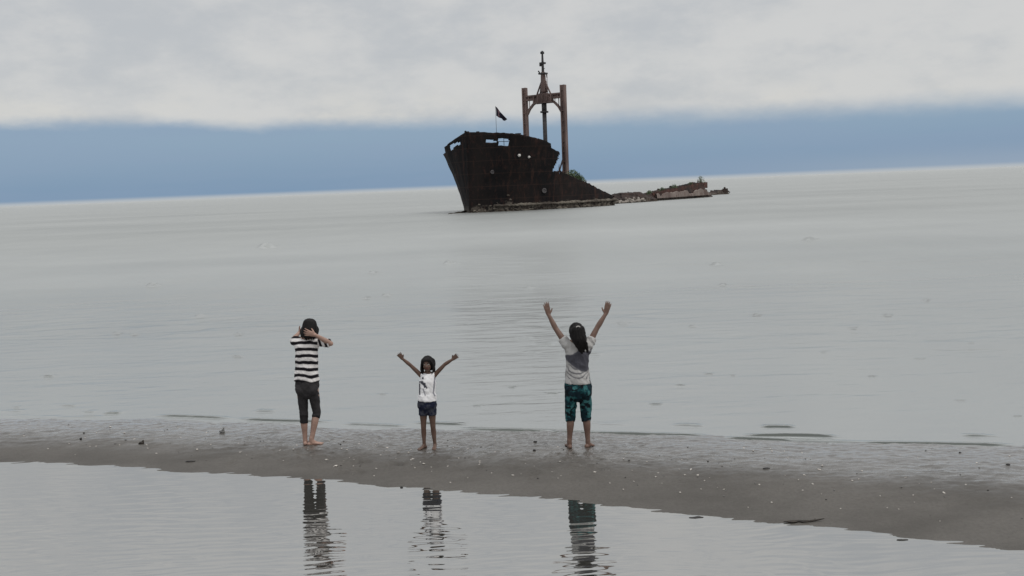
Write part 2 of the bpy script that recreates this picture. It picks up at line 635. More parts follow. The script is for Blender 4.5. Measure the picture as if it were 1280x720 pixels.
ks = fan(.66, 12, 620)
rows = [-0.45]
while rows[-1] < 4.5: rows.append(rows[-1] + .018)
st = .018
while rows[-1] < 30000:
    if rows[-1] < 52:
        st = max(.018, .42 * (rows[-1] + 12.5) ** 2 / (H * F))
    else:
        st *= 1.12
    rows.append(rows[-1] + st)
rows = np.array(rows)
K, D = np.meshgrid(ks, rows)
X = K * (11.5 + D)
Y = y_sea(X) + D
Z = np.zeros_like(X)


def ridge(X, Y, Z, p0, p1, hgt, sig, wob=.3, seed=0, frag=.5):
    """a low wavelet along p0-p1: steep face towards the beach"""
    dx, dy = p1[0] - p0[0], p1[1] - p0[1]
    L = math.hypot(dx, dy)
    ux, uy = dx / L, dy / L
    s = (X - p0[0]) * ux + (Y - p0[1]) * uy
    msk = (s > -.3) & (s < L + .3)
    q = -(X - p0[0]) * uy + (Y - p0[1]) * ux
    if uy * 0 + ux < 0: q = -q
    msk &= (np.abs(q) < .9)
    s, q = s[msk], q[msk]
    q = q + (vnoise(s * 1.3, s * 0 + seed, seed) - .5) * wob * .5 + (vnoise(s * 5, s * 0 + 3, seed + 2) - .5) * wob * .12
    en = sstep(0, min(.5, L * .3), s) * sstep(L, L - min(.5, L * .3), s)
    am = hgt * en * (1 - frag + frag * sstep(.3, .65, vnoise(s * 2.2, s * 0 + 7, seed + 5)))
    prof = np.where(q < 0, np.exp(-(q / sig) ** 2), np.exp(-(q / (sig * 3.0)) ** 2))
    Z[msk] = np.maximum(Z[msk], am * prof)


def px_ridge(x0, y0, x1, y1, hgt, sig, **kw):
    a, b = at(x0, y0), at(x1, y1)
    ridge(X, Y, Z, (a.x, a.y), (b.x, b.y), hgt * .95, sig * .55, **kw)


px_ridge(183, 519.5, 300, 524, .034, .05, seed=1, wob=.10, frag=.1)
px_ridge(285, 524, 425, 528, .034, .05, seed=2, wob=.10, frag=.1)
px_ridge(420, 530, 520, 533, .026, .045, seed=21, wob=.08, frag=.2)
px_ridge(20, 523, 140, 521, .020, .045, seed=22, wob=.08, frag=.4)
px_ridge(890, 548, 1010, 551.5, .030, .045, seed=23, wob=.08, frag=.2)
px_ridge(510, 528.5, 592, 531, .034, .05, seed=3, wob=.1, frag=.2)
px_ridge(560, 536, 720, 541, .030, .045, seed=4, wob=.10, frag=.2)
px_ridge(655, 540, 905, 546, .032, .05, seed=5, wob=.10, frag=.1)
px_ridge(915, 544, 1065, 546.5, .034, .045, seed=6, wob=.12, frag=.3)
px_ridge(1050, 553.5, 1290, 558, .030, .05, seed=7, wob=.10, frag=.1)
px_ridge(925, 550, 1120, 554, .016, .05, seed=8, wob=.14, frag=.4)
px_ridge(1195, 545, 1260, 546, .022, .05, seed=9, wob=.1)
px_ridge(945, 533, 1000, 534, .028, .06, seed=10, wob=.1, frag=.2)
px_ridge(835, 532, 885, 533, .018, .06, seed=11)
px_ridge(735, 530, 790, 532, .016, .06, seed=12)
px_ridge(128, 516.5, 152, 517.5, .030, .06, seed=13, frag=.1)
px_ridge(103, 515, 118, 516, .022, .06, seed=14, frag=.1)
px_ridge(312, 514.5, 345, 515.5, .024, .07, seed=15, frag=.2)
px_ridge(0, 514, 30, 515, .022, .07, seed=16)
px_ridge(0, 520, 90, 521, .018, .05, seed=17)
for i, (px, py, w) in enumerate([(895, 331, 16), (946, 394, 14), (866, 408, 14), (779, 404, 18), (1067, 410, 12), (1158, 375, 10), (1150, 448, 16),
                                 (886, 467, 16), (916, 469, 10), (574, 406, 12), (457, 373, 6), (298, 418, 10), (297, 446, 14), (189, 358, 14),
                                 (145, 417, 12), (167, 418, 8), (465, 342, 10), (482, 370, 12), (1110, 394, 16), (903, 356, 8), (660, 360, 8),
                                 (640, 485, 10), (690, 492, 22), (478, 493, 12), (596, 507, 16), (1272, 520, 14), (1215, 430, 10), (680, 430, 30),
                                 (655, 422, 26), (665, 440, 24), (85, 507, 24), (20, 509, 10), (740, 442, 30), (850, 482, 16), (1010, 300, 12), (250, 395, 12),
                                 (60, 470, 16), (380, 460, 14), (1090, 470, 14), (1200, 500, 20), (820, 505, 22), (1030, 440, 10), (560, 330, 10), (330, 310, 12)]):
    a, b = at(px - w / 2, py), at(px + w / 2, py + .3)
    dpx = (a.y ** 2) / (H * F)
    ridge(X, Y, Z, (a.x, a.y), (b.x, b.y), dpx * .36, dpx * .34, wob=.03, seed=40 + i, frag=.2)
# soft wind ripples, dying out towards the sand
near = sstep(0, 1.2, D) * sstep(60, 12, D)
rp = (fbm(X * 1.6, Y * 5.5, 3, 31) - .5) * .016 + (fbm(X * .5, Y * 1.6, 2, 37) - .5) * .02
Z += near * rp
midd = sstep(3, 9, D) * sstep(60, 30, D)
Z += midd * 1.3 * (fbm(X * .9, Y * 2.1, 3, 51) - .5) * .05 * (.35 + .65 * sstep(.45, .6, fbm(X * .12, Y * .22, 2, 57)))
Z[0, :] = 0
# sheet tucks under the bar and stays just above 0 outside it
sea = link('sea', grid_mesh('sea', X, Y, Z), M_SEA)
tag(sea, kind='structure')

# ------------------------------------------------------------------ tidal pool in front
xs = axis(-8.5, 7.5, .04, -60, 60, 1.3)
v = np.concatenate([np.linspace(-14, 4.0, 60), np.arange(4.05, 12.9, .014)])
X, V = np.meshgrid(xs, v)
# rows follow the edge near the bar
Y = V + (y_mid(X) - 12.9) * sstep(2, 12.9, V)
Z = np.zeros_like(X)
edge_d = y_pool(X) - Y
amp = .75 + .60 * sstep(.1, 2.8, edge_d)
wx = X + (fbm(X * .8, Y * .8, 2, 71) - .5) * .6
wy = Y + (fbm(X * 1.1, Y * 1.1, 2, 75) - .5) * .25
tot = 0
for (lam, ang, slope, ph) in [(.155, 3, .020, .3), (.105, -5, .026, 2.1), (.20, 9, .009, 4.4), (.085, 7, .020, 1.2), (.31, -4, .005, 3.3), (.070, -10, .016, 5.0), (.15, 38, .002, .9)]:
    k = 2 * math.pi / lam
    mod = .45 + 1.1 * fbm(X * .9 + ph * 3, Y * 1.4 + ph, 2, int(ph * 10))
    tot = tot + slope / k * mod * np.sin(k * (wx * math.sin(R(ang)) + wy * math.cos(R(ang))) + ph)
Z += amp * tot * sstep(3.0, 4.5, V)
pool = link('tidal_pool', grid_mesh('tidal_pool', X, Y, Z), M_POOL)
tag(pool, kind='structure')


def ground(px, py):
    """point of the sandbar surface seen at the pixel"""
    p = at(px, py, .04)
    for _ in range(4):
        h, _t = sand_h(np.array([p.x]), np.array([p.y]))
        p = at(px, py, max(float(h[0]), 0.0))
    return p

#PART2
# ------------------------------------------------------------------ the wreck
SO = at(588, 266, 0)                                   # foot of the stem at the waterline
HA = R(57)
U = Vector((math.cos(HA), math.sin(HA), 0))            # towards the stern
PT = Vector((math.sin(HA), -math.cos(HA), 0))          # towards port (the side we see)


def W(u, p, z):
    return SO + U * u + PT * p + Vector((0, 0, z))


ship = empty('shipwreck', SO)
tag(ship, 'large rusted dark ship bow with goalpost mast, aground in the shallow sea', 'shipwreck')


def interp(tab, u, k):
    a = np.array(tab)
    return float(np.interp(u, a[:, 0], a[:, k]))


#        u    rail half-breadth, waterline half-breadth, rail height
PORT = [(0, 0, 0, 10.2), (.5, 2.5, .9, 10.05), (1.5, 4.9, 2.4, 9.85), (3, 6.7, 4.0, 9.5), (4.5, 7.6, 5.4, 9.1), (6, 8.2, 6.6, 8.7),
        (6.6, 8.4, 6.95, 8.4), (6.75, 8.45, 7.0, 7.9), (7.4, 8.6, 7.5, 7.55), (8.3, 8.8, 8.0, 7.35), (8.42, 8.82, 8.05, 5.2), (8.7, 8.9, 8.2, 4.75), (9.7, 9.1, 8.7, 4.45), (11, 9.4, 9.3, 3.95),
        (13, 9.9, 10, 3.25), (15, 10.2, 10.5, 2.55), (17, 10.5, 10.8, 1.8), (18.2, 10.7, 11.0, 1.4), (18.8, 10.8, 11.1, .5)]
STAR = [(0, 0, 0, 10.2), (.5, 2.5, .6, 9.35), (1.5, 4.9, 1.7, 8.7), (3, 6.8, 3.0, 8.2), (6, 8.2, 5.2, 7.9), (9, 8.8, 7.2, 7.6), (9.6, 8.9, 7.6, 5.0),
        (13, 9.3, 9, 3.6), (17, 9.8, 10, 1.9), (18.8, 10, 10.4, .6)]
HOLES_P = [[(607, 174.5), (621, 176), (621, 179), (607, 178)], [(623, 172.5), (636, 173.5), (635.5, 182), (623, 181)], [(698.5, 193), (696, 201), (690, 214), (703, 214), (704, 193)]]
HOLES_S = [[(550.5, 187), (556, 184.5), (557, 191), (551.5, 196)], [(562, 181), (575, 177), (576, 180.5), (568, 183), (566, 187.5), (563, 188)]]


def inside(poly, x, y):
    c = False
    for i in range(len(poly)):
        (x1, y1), (x2, y2) = poly[i - 1], poly[i]
        if (y1 > y) != (y2 > y) and x < (x2 - x1) * (y - y1) / (y2 - y1) + x1:
            c = not c
    return c


def hull_side(tab, sgn, holes):
    arc = [0]
    for a, b in zip(tab, tab[1:]):
        arc.append(arc[-1] + math.hypot(b[0] - a[0], b[1] - a[1]))
    L = arc[-1]
    nu, nz = 150, 64
    vs, fs = [], []
    us = [t[0] for t in tab]
    for i in range(nu + 1):
        s = L * i / nu
        u = float(np.interp(s, arc, us))
        rb, wb, zt = (interp(tab, u, k) for k in (1, 2, 3))
        zt += (mnoise.noise(Vector((u * 1.7, sgn * 3, 0))) * .10 + mnoise.noise(Vector((u * 5.1, sgn * 3, 4))) * .06) * (1 if u > .4 else 0)
        if u > 9.6:
            zt += mnoise.noise(Vector((u * 2.4, 1, 8))) * .14
        for j in range(nz + 1):
            t = j / nz
            z = -1.2 + (zt + 1.2) * t
            zz = max(0, z) / max(10.2 - u * .1, .1)
            k = zz ** 1.35                                   # flare opens upwards
            b = wb * (1 if z > 0 else 1 + z * .08) + (rb - wb) * min(1, k * (10.2 / max(zt, .5)) ** .6 if zt < 10 else k)
            # rake: the stem leans a little forward at the top
            uu = u - .25 * zz * max(0, 1 - u / 3)
            dent = .07 * mnoise.noise(Vector((u * .9, z * .9, sgn * 7))) + .10 * mnoise.noise(Vector((u * .35, z * .4, sgn * 2)))
            dent *= min(1, u)
            vs.append(W(uu, sgn * (b + dent), z))
    for i in range(nu):
        for j in range(nz):
            a = i * (nz + 1) + j
            q = (a, a + nz + 1, a + nz + 2, a + 1)
            c = sum((vs[k] for k in q), Vector()) / 4
            px, py = proj(c)
            if any(inside(h, px, py) for h in holes):
                continue
            fs.append(q if sgn > 0 else q[::-1])
    return vs, fs


def solid(me, th):
    o = bpy.data.objects.new('tmp', me); COL.objects.link(o)
    m = o.modifiers.new('s', 'SOLIDIFY'); m.thickness = th; m.offset = 0
    dg = bpy.context.evaluated_depsgraph_get(); dg.update()
    out = bpy.data.meshes.new_from_object(o.evaluated_get(dg))
    bpy.data.objects.remove(o)
    return out


b = MB()
for tab, sg, hl in ((PORT, 1, HOLES_P), (STAR, -1, HOLES_S)):
    b.add(*hull_side(tab, sg, hl))
me = bpy.data.meshes.new('hull'); me.from_pydata(b.v, [], b.f)
bm = bmesh.new(); bm.from_mesh(me); bmesh.ops.remove_doubles(bm, verts=bm.verts, dist=.01); bm.to_mesh(me); bm.free()
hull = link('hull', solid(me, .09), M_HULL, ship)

# stem bar, catching a little rust
b = MB(); b.tube([W(-.05, 0, -1), W(-.1, 0, 3), W(-.2, 0, 7), W(-.3, 0, 10.25)], [.12, .12, .12, .14], 8)
link('stem_bar', b.mesh(), M_HULL, ship)


def plate_between(z_of, u0, u1, n, th=.12, inset=.25):
    vs, fs = [], []
    for i in range(n + 1):
        u = u0 + (u1 - u0) * i / n
        pb, sb = interp(PORT, u, 1) - inset, interp(STAR, u, 1) - inset
        if u < 8:
            pb *= .86; sb *= .86
        z = z_of(u)
        for k in range(7):
            t = k / 6
            p = -sb + (pb + sb) * t
            vs.append(W(u, p, z + .08 * mnoise.noise(Vector((u, p * .6, 3)))))
    for i in range(n):
        for k in range(6):
            a = i * 7 + k
            fs.append((a, a + 1, a + 8, a + 7))
    me = bpy.data.meshes.new('plate'); me.from_pydata(vs, [], fs)
    return solid(me, th)


link('forecastle_deck', plate_between(lambda u: 7.6 - .13 * u, .9, 8.3, 10), M_DECK, ship)
link('main_deck', plate_between(lambda u: 4.55 - .2 * (u - 8) - .01 * (u - 8) ** 2, 8.0, 18, 14, inset=.5), M_DECK, ship)
# bulkhead closing the forecastle
b = MB()
for k in range(13):
    p0 = -7.2 + k * 1.08
    b.box(W(8.25 + .06 * (k % 2), p0 + .54, 5.3), PT * .54, U * .05, Vector((0, 0, 1.15)))
link('bulkhead', b.mesh(), M_HULL, ship, smooth=False)

# pale fittings on the side: frames round the mooring openings, hawse pipe, small scuttles
def hull_at(px, py):
    best, bp_ = 1e9, None
    for v in HV:
        x, y = proj(v)
        d = (x - px) ** 2 + (y - py) ** 2
        if d < best:
            best, bp_ = d, v
    return Vector(bp_)


HV = hull_side(PORT, 1, [])[0]
out_dir = (PT * .9 - U * .45).normalized()
for (px, py, r) in ((649, 193.5, .20), (660.5, 195.5, .17)):
    b = MB(); c = hull_at(px, py)
    b.tube([c - out_dir * .25, c + out_dir * .16], [r, r * .9], 12, flat=(True, True))
    tag(link('scuttle', b.mesh(), M_WHITE, ship), 'small pale round scuttle in the dark hull')
M_GREYRIM = simple_mat('grey_hawse_rim', (.07, .065, .07), (.13, .12, .12), 3, .8, .4, .03)
for (px, py, r) in ((614.5, 215, .2), (680, 239, .26)):
    b = MB(); c = hull_at(px, py) 
    for k in range(16):
        a0, a1 = 2 * math.pi * k / 16, 2 * math.pi * (k + 1) / 16
        e1 = out_dir.cross(Vector((0, 0, 1))); e2 = Vector((0, 0, 1))
        b.bar(c + out_dir * .14 + (e1 * math.cos(a0) + e2 * math.sin(a0)) * r, c + out_dir * .14 + (e1 * math.cos(a1) + e2 * math.sin(a1)) * r, r * .55)
    b.tube([c - out_dir * .1, c + out_dir * .12], [r, r], 12, flat=(True, True))
    tag(link('hawse_pipe', b.mesh(), M_GREYRIM, ship), 'round pale hawse pipe rim on the hull side')

# crossbars inside the square opening and rail stanchions on the forecastle
b = MB()
c = hull_at(629.5, 177)
e1 = (PT * .45 + U * .9).normalized()
b.bar(c + e1 * -.7, c + e1 * .7, .07); b.bar(c - Vector((0, 0, .5)), c + Vector((0, 0, .5)), .07)
link('opening_crossbars', b.mesh(), M_HULL, ship, smooth=False)
for px in (583.5, 596.5):
    b = MB(); q = hull_at(px, 169)
    q = q + Vector((0, 0, -.1)) + U * .15
    b.tube([q, q + Vector((0, 0, .45))], [.16, .14], 10, flat=(True, True)); b.tube([q + Vector((0, 0, .45)), q + Vector((0, 0, .55))], [.21, .21], 10, flat=(True, True))
    link('bollard', b.mesh(), M_DECK, ship)

# barnacled lumps and a torn plate strake along the waterline
b = MB()
for i in range(110):
    u = random.uniform(.2, 18.5) ** 1.0
    z = abs(random.gauss(0, .45)) * (1.6 if 1 < u < 7 else .8)
    pb = interp(PORT, u, 2) + (interp(PORT, u, 1) - interp(PORT, u, 2)) * (z / 10) ** 1.35
    s = random.uniform(.06, .2)
    b.ell(W(u, pb + .05, z), (s * 1.8, s * .7, s * .8), X=e1, n=7, m=5)
vs = []
N_ = 40
for i in range(N_ + 1):
    u = 1.5 + (18.9 - 1.5) * i / N_
    pb = interp(PORT, u, 2)
    zt = .62 + .16 * mnoise.noise(Vector((u * .8, 0, 2))) + .1 * mnoise.noise(Vector((u * 3, 0, 2)))
    for (dp, z) in ((.02, zt + .35), (.34, zt + .3), (.40, .66), (.06, .60)):
        vs.append(W(u, pb + dp + .05 * mnoise.noise(Vector((u * 2, z, 9))), z))
fs = [(i * 4 + k, i * 4 + (k + 1) % 4, i * 4 + 4 + (k + 1) % 4, i * 4 + 4 + k) for i in range(N_) for k in range(4)]
fs += [(3, 2, 1, 0), tuple(N_ * 4 + k for k in range(4))]
b.add(vs, fs)
me = b.voxel(.07, 1); push(me, lambda c: (fbm(c[:, 0] * 5 + c[:, 2] * 7, c[:, 1] * 5, 3, 5) - .5) * .16)
link('barnacled_strake', me, M_CRUST, ship)

# low dark strip set at the waterline ahead of the bow
b = MB()
q0, q1 = at(560, 267.5, 0), at(585, 265.5, 0)
vs = []
for i in range(9):
    t = i / 8
    c = q0.lerp(q1, t)
    h = .02 + .30 * t ** 1.5 + .05 * math.sin(i * 2.1)
    w = .25 + .5 * t
    vs += [c + Vector((0, -w * .4, -.3)), c + Vector((0, -w * .3, h)), c + Vector((0, w * .5, h + .04)), c + Vector((0, w, -.3))]
fs = [(i * 4 + k, i * 4 + (k + 1) % 4, i * 4 + 4 + (k + 1) % 4, i * 4 + 4 + k) for i in range(8) for k in range(4)] + [(3, 2, 1, 0), (32, 33, 34, 35)]
b.add(vs, fs)
link('low_dark_strip', b.mesh(), M_HULL, ship, smooth=False)

# --- goalpost mast
def post_xy(px, py, Yc):
    p = on_plane(px, py, Yc)
    return p


YM = SO.y + 14.2
PTOP = on_plane(703.6, 106, YM - 1.7)
PBOT = on_plane(703.2, 216, YM - 1.7); PBOT = Vector((PTOP.x, PTOP.y, PBOT.z - .6))
STOP = on_plane(655.6, 110, YM + 1.7)
SBOT = Vector((STOP.x, STOP.y, 4.0))
MID = (PTOP + STOP) / 2
ath = (PTOP - STOP); ath.z = 0; ath.normalize()
fwd = Vector((0, 0, 1)).cross(ath)
UP = Vector((0, 0, 1))
mast = MAST = ship
for (bt, tp) in ((PBOT, PTOP), (SBOT, STOP)):
    b = MB()
    h = tp.z - bt.z
    c = (bt + tp) / 2
    w = .34 if tp is PTOP else .31
    # box post with a web and two flanges, so it reads as two-toned
    b.box(c - ath * w * .72, ath * w * .28, fwd * w, UP * h / 2)
    b.box(c + ath * w * .72, ath * w * .28, fwd * w, UP * h / 2)
    b.box(c, ath * w * .5, fwd * w * .55, UP * h / 2)
    for k in range(9):
        z = bt.z + h * (k + .5) / 9
        b.box(Vector((c.x, c.y, z)), ath * w * .95, fwd * w * 1.03, UP * .05)
    po = link('mast_post', b.mesh(), M_MAST, ship, smooth=False)
    b = MB()
    b.box(tp + UP * .12, ath * .60, fwd * .55, UP * .13)
    b.box(tp + UP * -.12, ath * .48, fwd * .45, UP * .12)
    cap = link('post_cap', b.mesh(), M_HULL, po, smooth=False)
def amid(px, py):
    return on_plane(px, py, MID.y)
# crossbeam
zb = amid(679, 121).z
b = MB()
a0 = Vector((STOP.x, STOP.y, amid(657, 122).z)); a1 = Vector((PTOP.x, PTOP.y, a0.z))
b.box((a0 + a1) / 2 + UP * .27, (a1 - a0) / 2 - ath * .3, fwd * .3, UP * .11)
b.box((a0 + a1) / 2 - UP * .25, (a1 - a0) / 2 - ath * .3, fwd * .3, UP * .12)
b.box((a0 + a1) / 2, (a1 - a0) / 2 - ath * .3, fwd * .08, UP * .22)
for k in range(7):
    c = a0.lerp(a1, (k + 1) / 8)
    b.box(c, ath * .06, fwd * .26, UP * .24)
link('crossbeam', b.mesh(), M_MAST, ship, smooth=False)
# arched knee braces
for (base, s) in ((a0, 1), (a1, -1)):
    b = MB()
    pts = [base + ath * s * (.3) - UP * 2.3, base + ath * s * .75 - UP * 1.55, base + ath * s * 1.35 - UP * .95, base + ath * s * 2.1 - UP * .52]
    for q0_, q1_ in zip(pts, pts[1:]):
        b.bar(q0_, q1_, .26, .4, side=fwd)
    for k in (1, 2):
        b.bar(pts[k], Vector((pts[k].x, pts[k].y, base.z - .3)), .1)
    link('knee_brace', b.mesh(), M_MAST, ship, smooth=False)
# platform with sloping gussets at the middle
b = MB()
mz = a0.z
mc = Vector((MID.x, MID.y, mz))
vs = []
for (w, z) in ((1.35, -.75), (1.4, -.5), (.62, .5), (.42, 1.7)):
    for (i, j) in ((-1, -1), (1, -1), (1, 1), (-1, 1)):
        vs.append(mc + ath * w * i + fwd * min(w, .7) * .6 * j + UP * z)
fs = [(i * 4 + k, i * 4 + (k + 1) % 4, i * 4 + 4 + (k + 1) % 4, i * 4 + 4 + k) for i in range(2) for k in range(4)]
fs2 = [(3, 2, 1, 0), (8, 9, 10, 11)]
b.add(vs[:12], fs + fs2)
b.box(mc - UP * .82, ath * 1.5, fwd * .6, UP * .07)
b.bar(mc + ath * 1.2 + UP * .2, mc + ath * .3 + UP * 2.1, .16); b.bar(mc - ath * 1.2 + UP * .2, mc - ath * .3 + UP * 2.1, .16)
for k in range(5):
    b.box(mc + ath * (-1.4 + .7 * k) - UP * .2 + fwd * -.52, ath * .09, fwd * .08, UP * .5)
link('mast_platform', b.mesh(), M_MAST, ship, smooth=False)
# topmast
T = lambda py: amid(679.5, py).z
def mp(dz_py, off=0.0):
    return Vector((MID.x, MID.y, T(dz_py))) + ath * off
b = MB()
b.tube([mp(116), mp(104), mp(96), mp(90)], [.42, .36, .34, .26], 10, flat=(True, True))
b.tube([mp(116, .55), mp(101, .42)], [.16, .1], 8, flat=(True, True))
b.tube([mp(117, -.5), mp(108, -.42)], [.14, .1], 8, flat=(True, True))
lo = link('lower_topmast', b.mesh(), M_MAST, ship)
b = MB()
b.tube([mp(92), mp(80), mp(63.5)], [.2, .17, .11], 10, flat=(True, True))
b.box(mp(79), ath * .35, fwd * .3, UP * .12)
b.box(mp(80.5, -.28), ath * .18, fwd * .15, UP * .22)
b.box(mp(92), ath * .55, fwd * .4, UP * .1)
b.bar(mp(91, -.5), mp(88, -.75), .14)
b.box(mp(66), ath * .2, fwd * .2, UP * .16)
b.bar(mp(92, .5), mp(98, .65), .1); b.bar(mp(86, .32), mp(86, 0), .08)
link('upper_topmast', b.mesh(), M_DARKPOLE, ship, smooth=False)
b = MB()
for k in range(12):
    z0 = T(116 - k * 2.0)
    b.bar(Vector((MID.x, MID.y, z0)) + ath * .5 - fwd * .2, Vector((MID.x, MID.y, z0)) + ath * .78 - fwd * .2, .04)
b.bar(mp(117, .78) - fwd * .2, mp(93, .78) - fwd * .2, .05)
link('mast_ladder', b.mesh(), M_MAST, ship, smooth=False)
b = MB()
mb_ = Vector((MID.x, MID.y, 4.0))
b.tube([mb_, Vector((MID.x, MID.y, T(140)))], [.30, .30], 12, flat=(True, True))
b.tube([Vector((MID.x, MID.y, T(140))), Vector((MID.x, MID.y, a0.z - .8))], [.36, .36], 12, flat=(True, True))
b.box(Vector((MID.x, MID.y, T(140))), ath * .42, fwd * .42, UP * .12)
link('centre_pole', b.mesh(), M_DARKPOLE, ship)
# foot brace of the near post
b = MB()
b.bar(PBOT + UP * 3.0 - ath * .2, PBOT + UP * .6 - ath * 1.15, .16); b.bar(PBOT + UP * 1.4 - ath * .2, PBOT + UP * .6 - ath * .6, .14)
link('post_brace', b.mesh(), M_MAST, ship, smooth=False)

# --- flag on a thin staff
fp = on_plane(619.3, 133, SO.y + 3.2)
fbase = Vector((fp.x, fp.y, 7.2))
flag = empty('flag', fbase)
tag(flag, 'small dark triangular flag drooping from a thin staff above the ship bow', 'flag')
b = MB(); b.tube([fbase, Vector((fp.x, fp.y, fp.z + .05))], [.03, .022], 6, flat=(True, True), sub=1)
link('flagstaff', b.mesh(), M_DARKPOLE, flag)
A, B_, C_, D_ = (on_plane(x, y, fp.y) for x, y in ((619.4, 133), (620.2, 144.5), (631.5, 151.5), (634, 149.3)))
vs, fs = [], []
n = 14
for i in range(n + 1):
    s = i / n
    top = A.lerp(D_, s); bot = B_.lerp(C_, s)
    for j in range(7):
        t = j / 6
        q = top.lerp(bot, t)
        q = q + Vector((.04 * math.sin(9 * s + 3 * t), .16 * math.sin(8 * s + 2 * t) * s, .03 * math.sin(14 * s)))
        vs.append(q)
for i in range(n):
    for j in range(6):
        a = i * 7 + j
        fs.append((a, a + 1, a + 8, a + 7))
me = bpy.data.meshes.new('cloth'); me.from_pydata(vs, [], fs)
cl = link('flag_cloth', solid(me, .015), None, flag)
def flagcol(co):
    c = np.tile([.014, .013, .024], (len(co), 1))
    s = (co[:, 0] - co[:, 0].min()) / (np.ptp(co[:, 0]) + 1e-6)
    c[(s > .2) & (s < .34) & (fbm(co[:, 0] * 9, co[:, 2] * 9, 2, 4) > .5)] = (.16, .10, .11)
    return c
paint(cl.data, flagcol); cl.data.materials.append(M_CLOTH)

# --- shrub growing on the wreck
M_LEAF = simple_mat('shrub_leaf', (.075, .115, .055), (.14, .18, .10), 1.5, .7, .2, .01)
M_STEM = simple_mat('shrub_stem', (.05, .035, .02), (.08, .06, .04), 6, .8)


def leaf_clump(c, rad, n, size, up=.35, seed=0, taper=1.6):
    rr = random.Random(seed)
    vs, fs = [], []
    for i in range(n):
        while True:
            q = Vector((rr.uniform(-1, 1), rr.uniform(-1, 1), rr.uniform(0, 1)))
            rad2 = q.length
            if rad2 < 1 and rad2 > .35 and mnoise.noise(q * 2.3 + Vector((seed, 0, 0))) > -.22:
                break
        p = c + Vector((q.x * rad[0], q.y * rad[1], q.z * rad[2]))
        d = Vector((rr.gauss(0, 1), rr.gauss(0, 1), rr.gauss(up, 1))).normalized()
        w = d.orthogonal().normalized()
        w.rotate(Matrix.Rotation(rr.uniform(0, 6.28), 3, d))
        s = size * rr.uniform(.6, 1.3)
        b0 = len(vs)
        vs += [p, p + d * s * .5 + w * s * .28, p + d * s, p + d * s * .5 - w * s * .28]
        fs.append((b0, b0 + 1, b0 + 2, b0 + 3))
    return vs, fs


sc_ = W(13.2, 6.2, 3.05)
pxs, pys = proj(sc_)
# slide it along the deck until it stands where the photograph shows it
for _ in range(60):
    pxs, pys = proj(sc_)
    sc_.x += (718 - pxs) * .05
def deck_z(p):
    u = (Vector(p) - SO).dot(U)
    return 4.55 - .2 * (u - 8) - .01 * (u - 8) ** 2
sc_.z = deck_z(sc_)
shrub = empty('shrub', sc_)
tag(shrub, 'green leafy shrub growing on the rusty deck beside the tall mast post', 'shrub')
b = MB()
zt_ = on_plane(718, 213.5, sc_.y).z - sc_.z
b.add(*leaf_clump(sc_ + Vector((-.25, 0, 0)), (1.45, 1.0, zt_ * 1.1), 2600, .17, seed=3))
b.add(*leaf_clump(sc_ + Vector((.75, -.2, -.15)), (.95, .8, zt_ * .78), 1300, .16, seed=5))
me = bpy.data.meshes.new('foliage'); me.from_pydata(b.v, [], b.f)
link('foliage', me, M_LEAF, shrub, smooth=False)
b = MB()
for k in range(9):
    a = k * .7
    b.tube([sc_ + Vector((0, 0, -.1)), sc_ + Vector((.5 * math.cos(a), .4 * math.sin(a), zt_ * .45)), sc_ + Vector((.95 * math.cos(a), .7 * math.sin(a), zt_ * .75))], [.05, .03, .015], 5)
link('stem', b.mesh(), M_STEM, shrub)

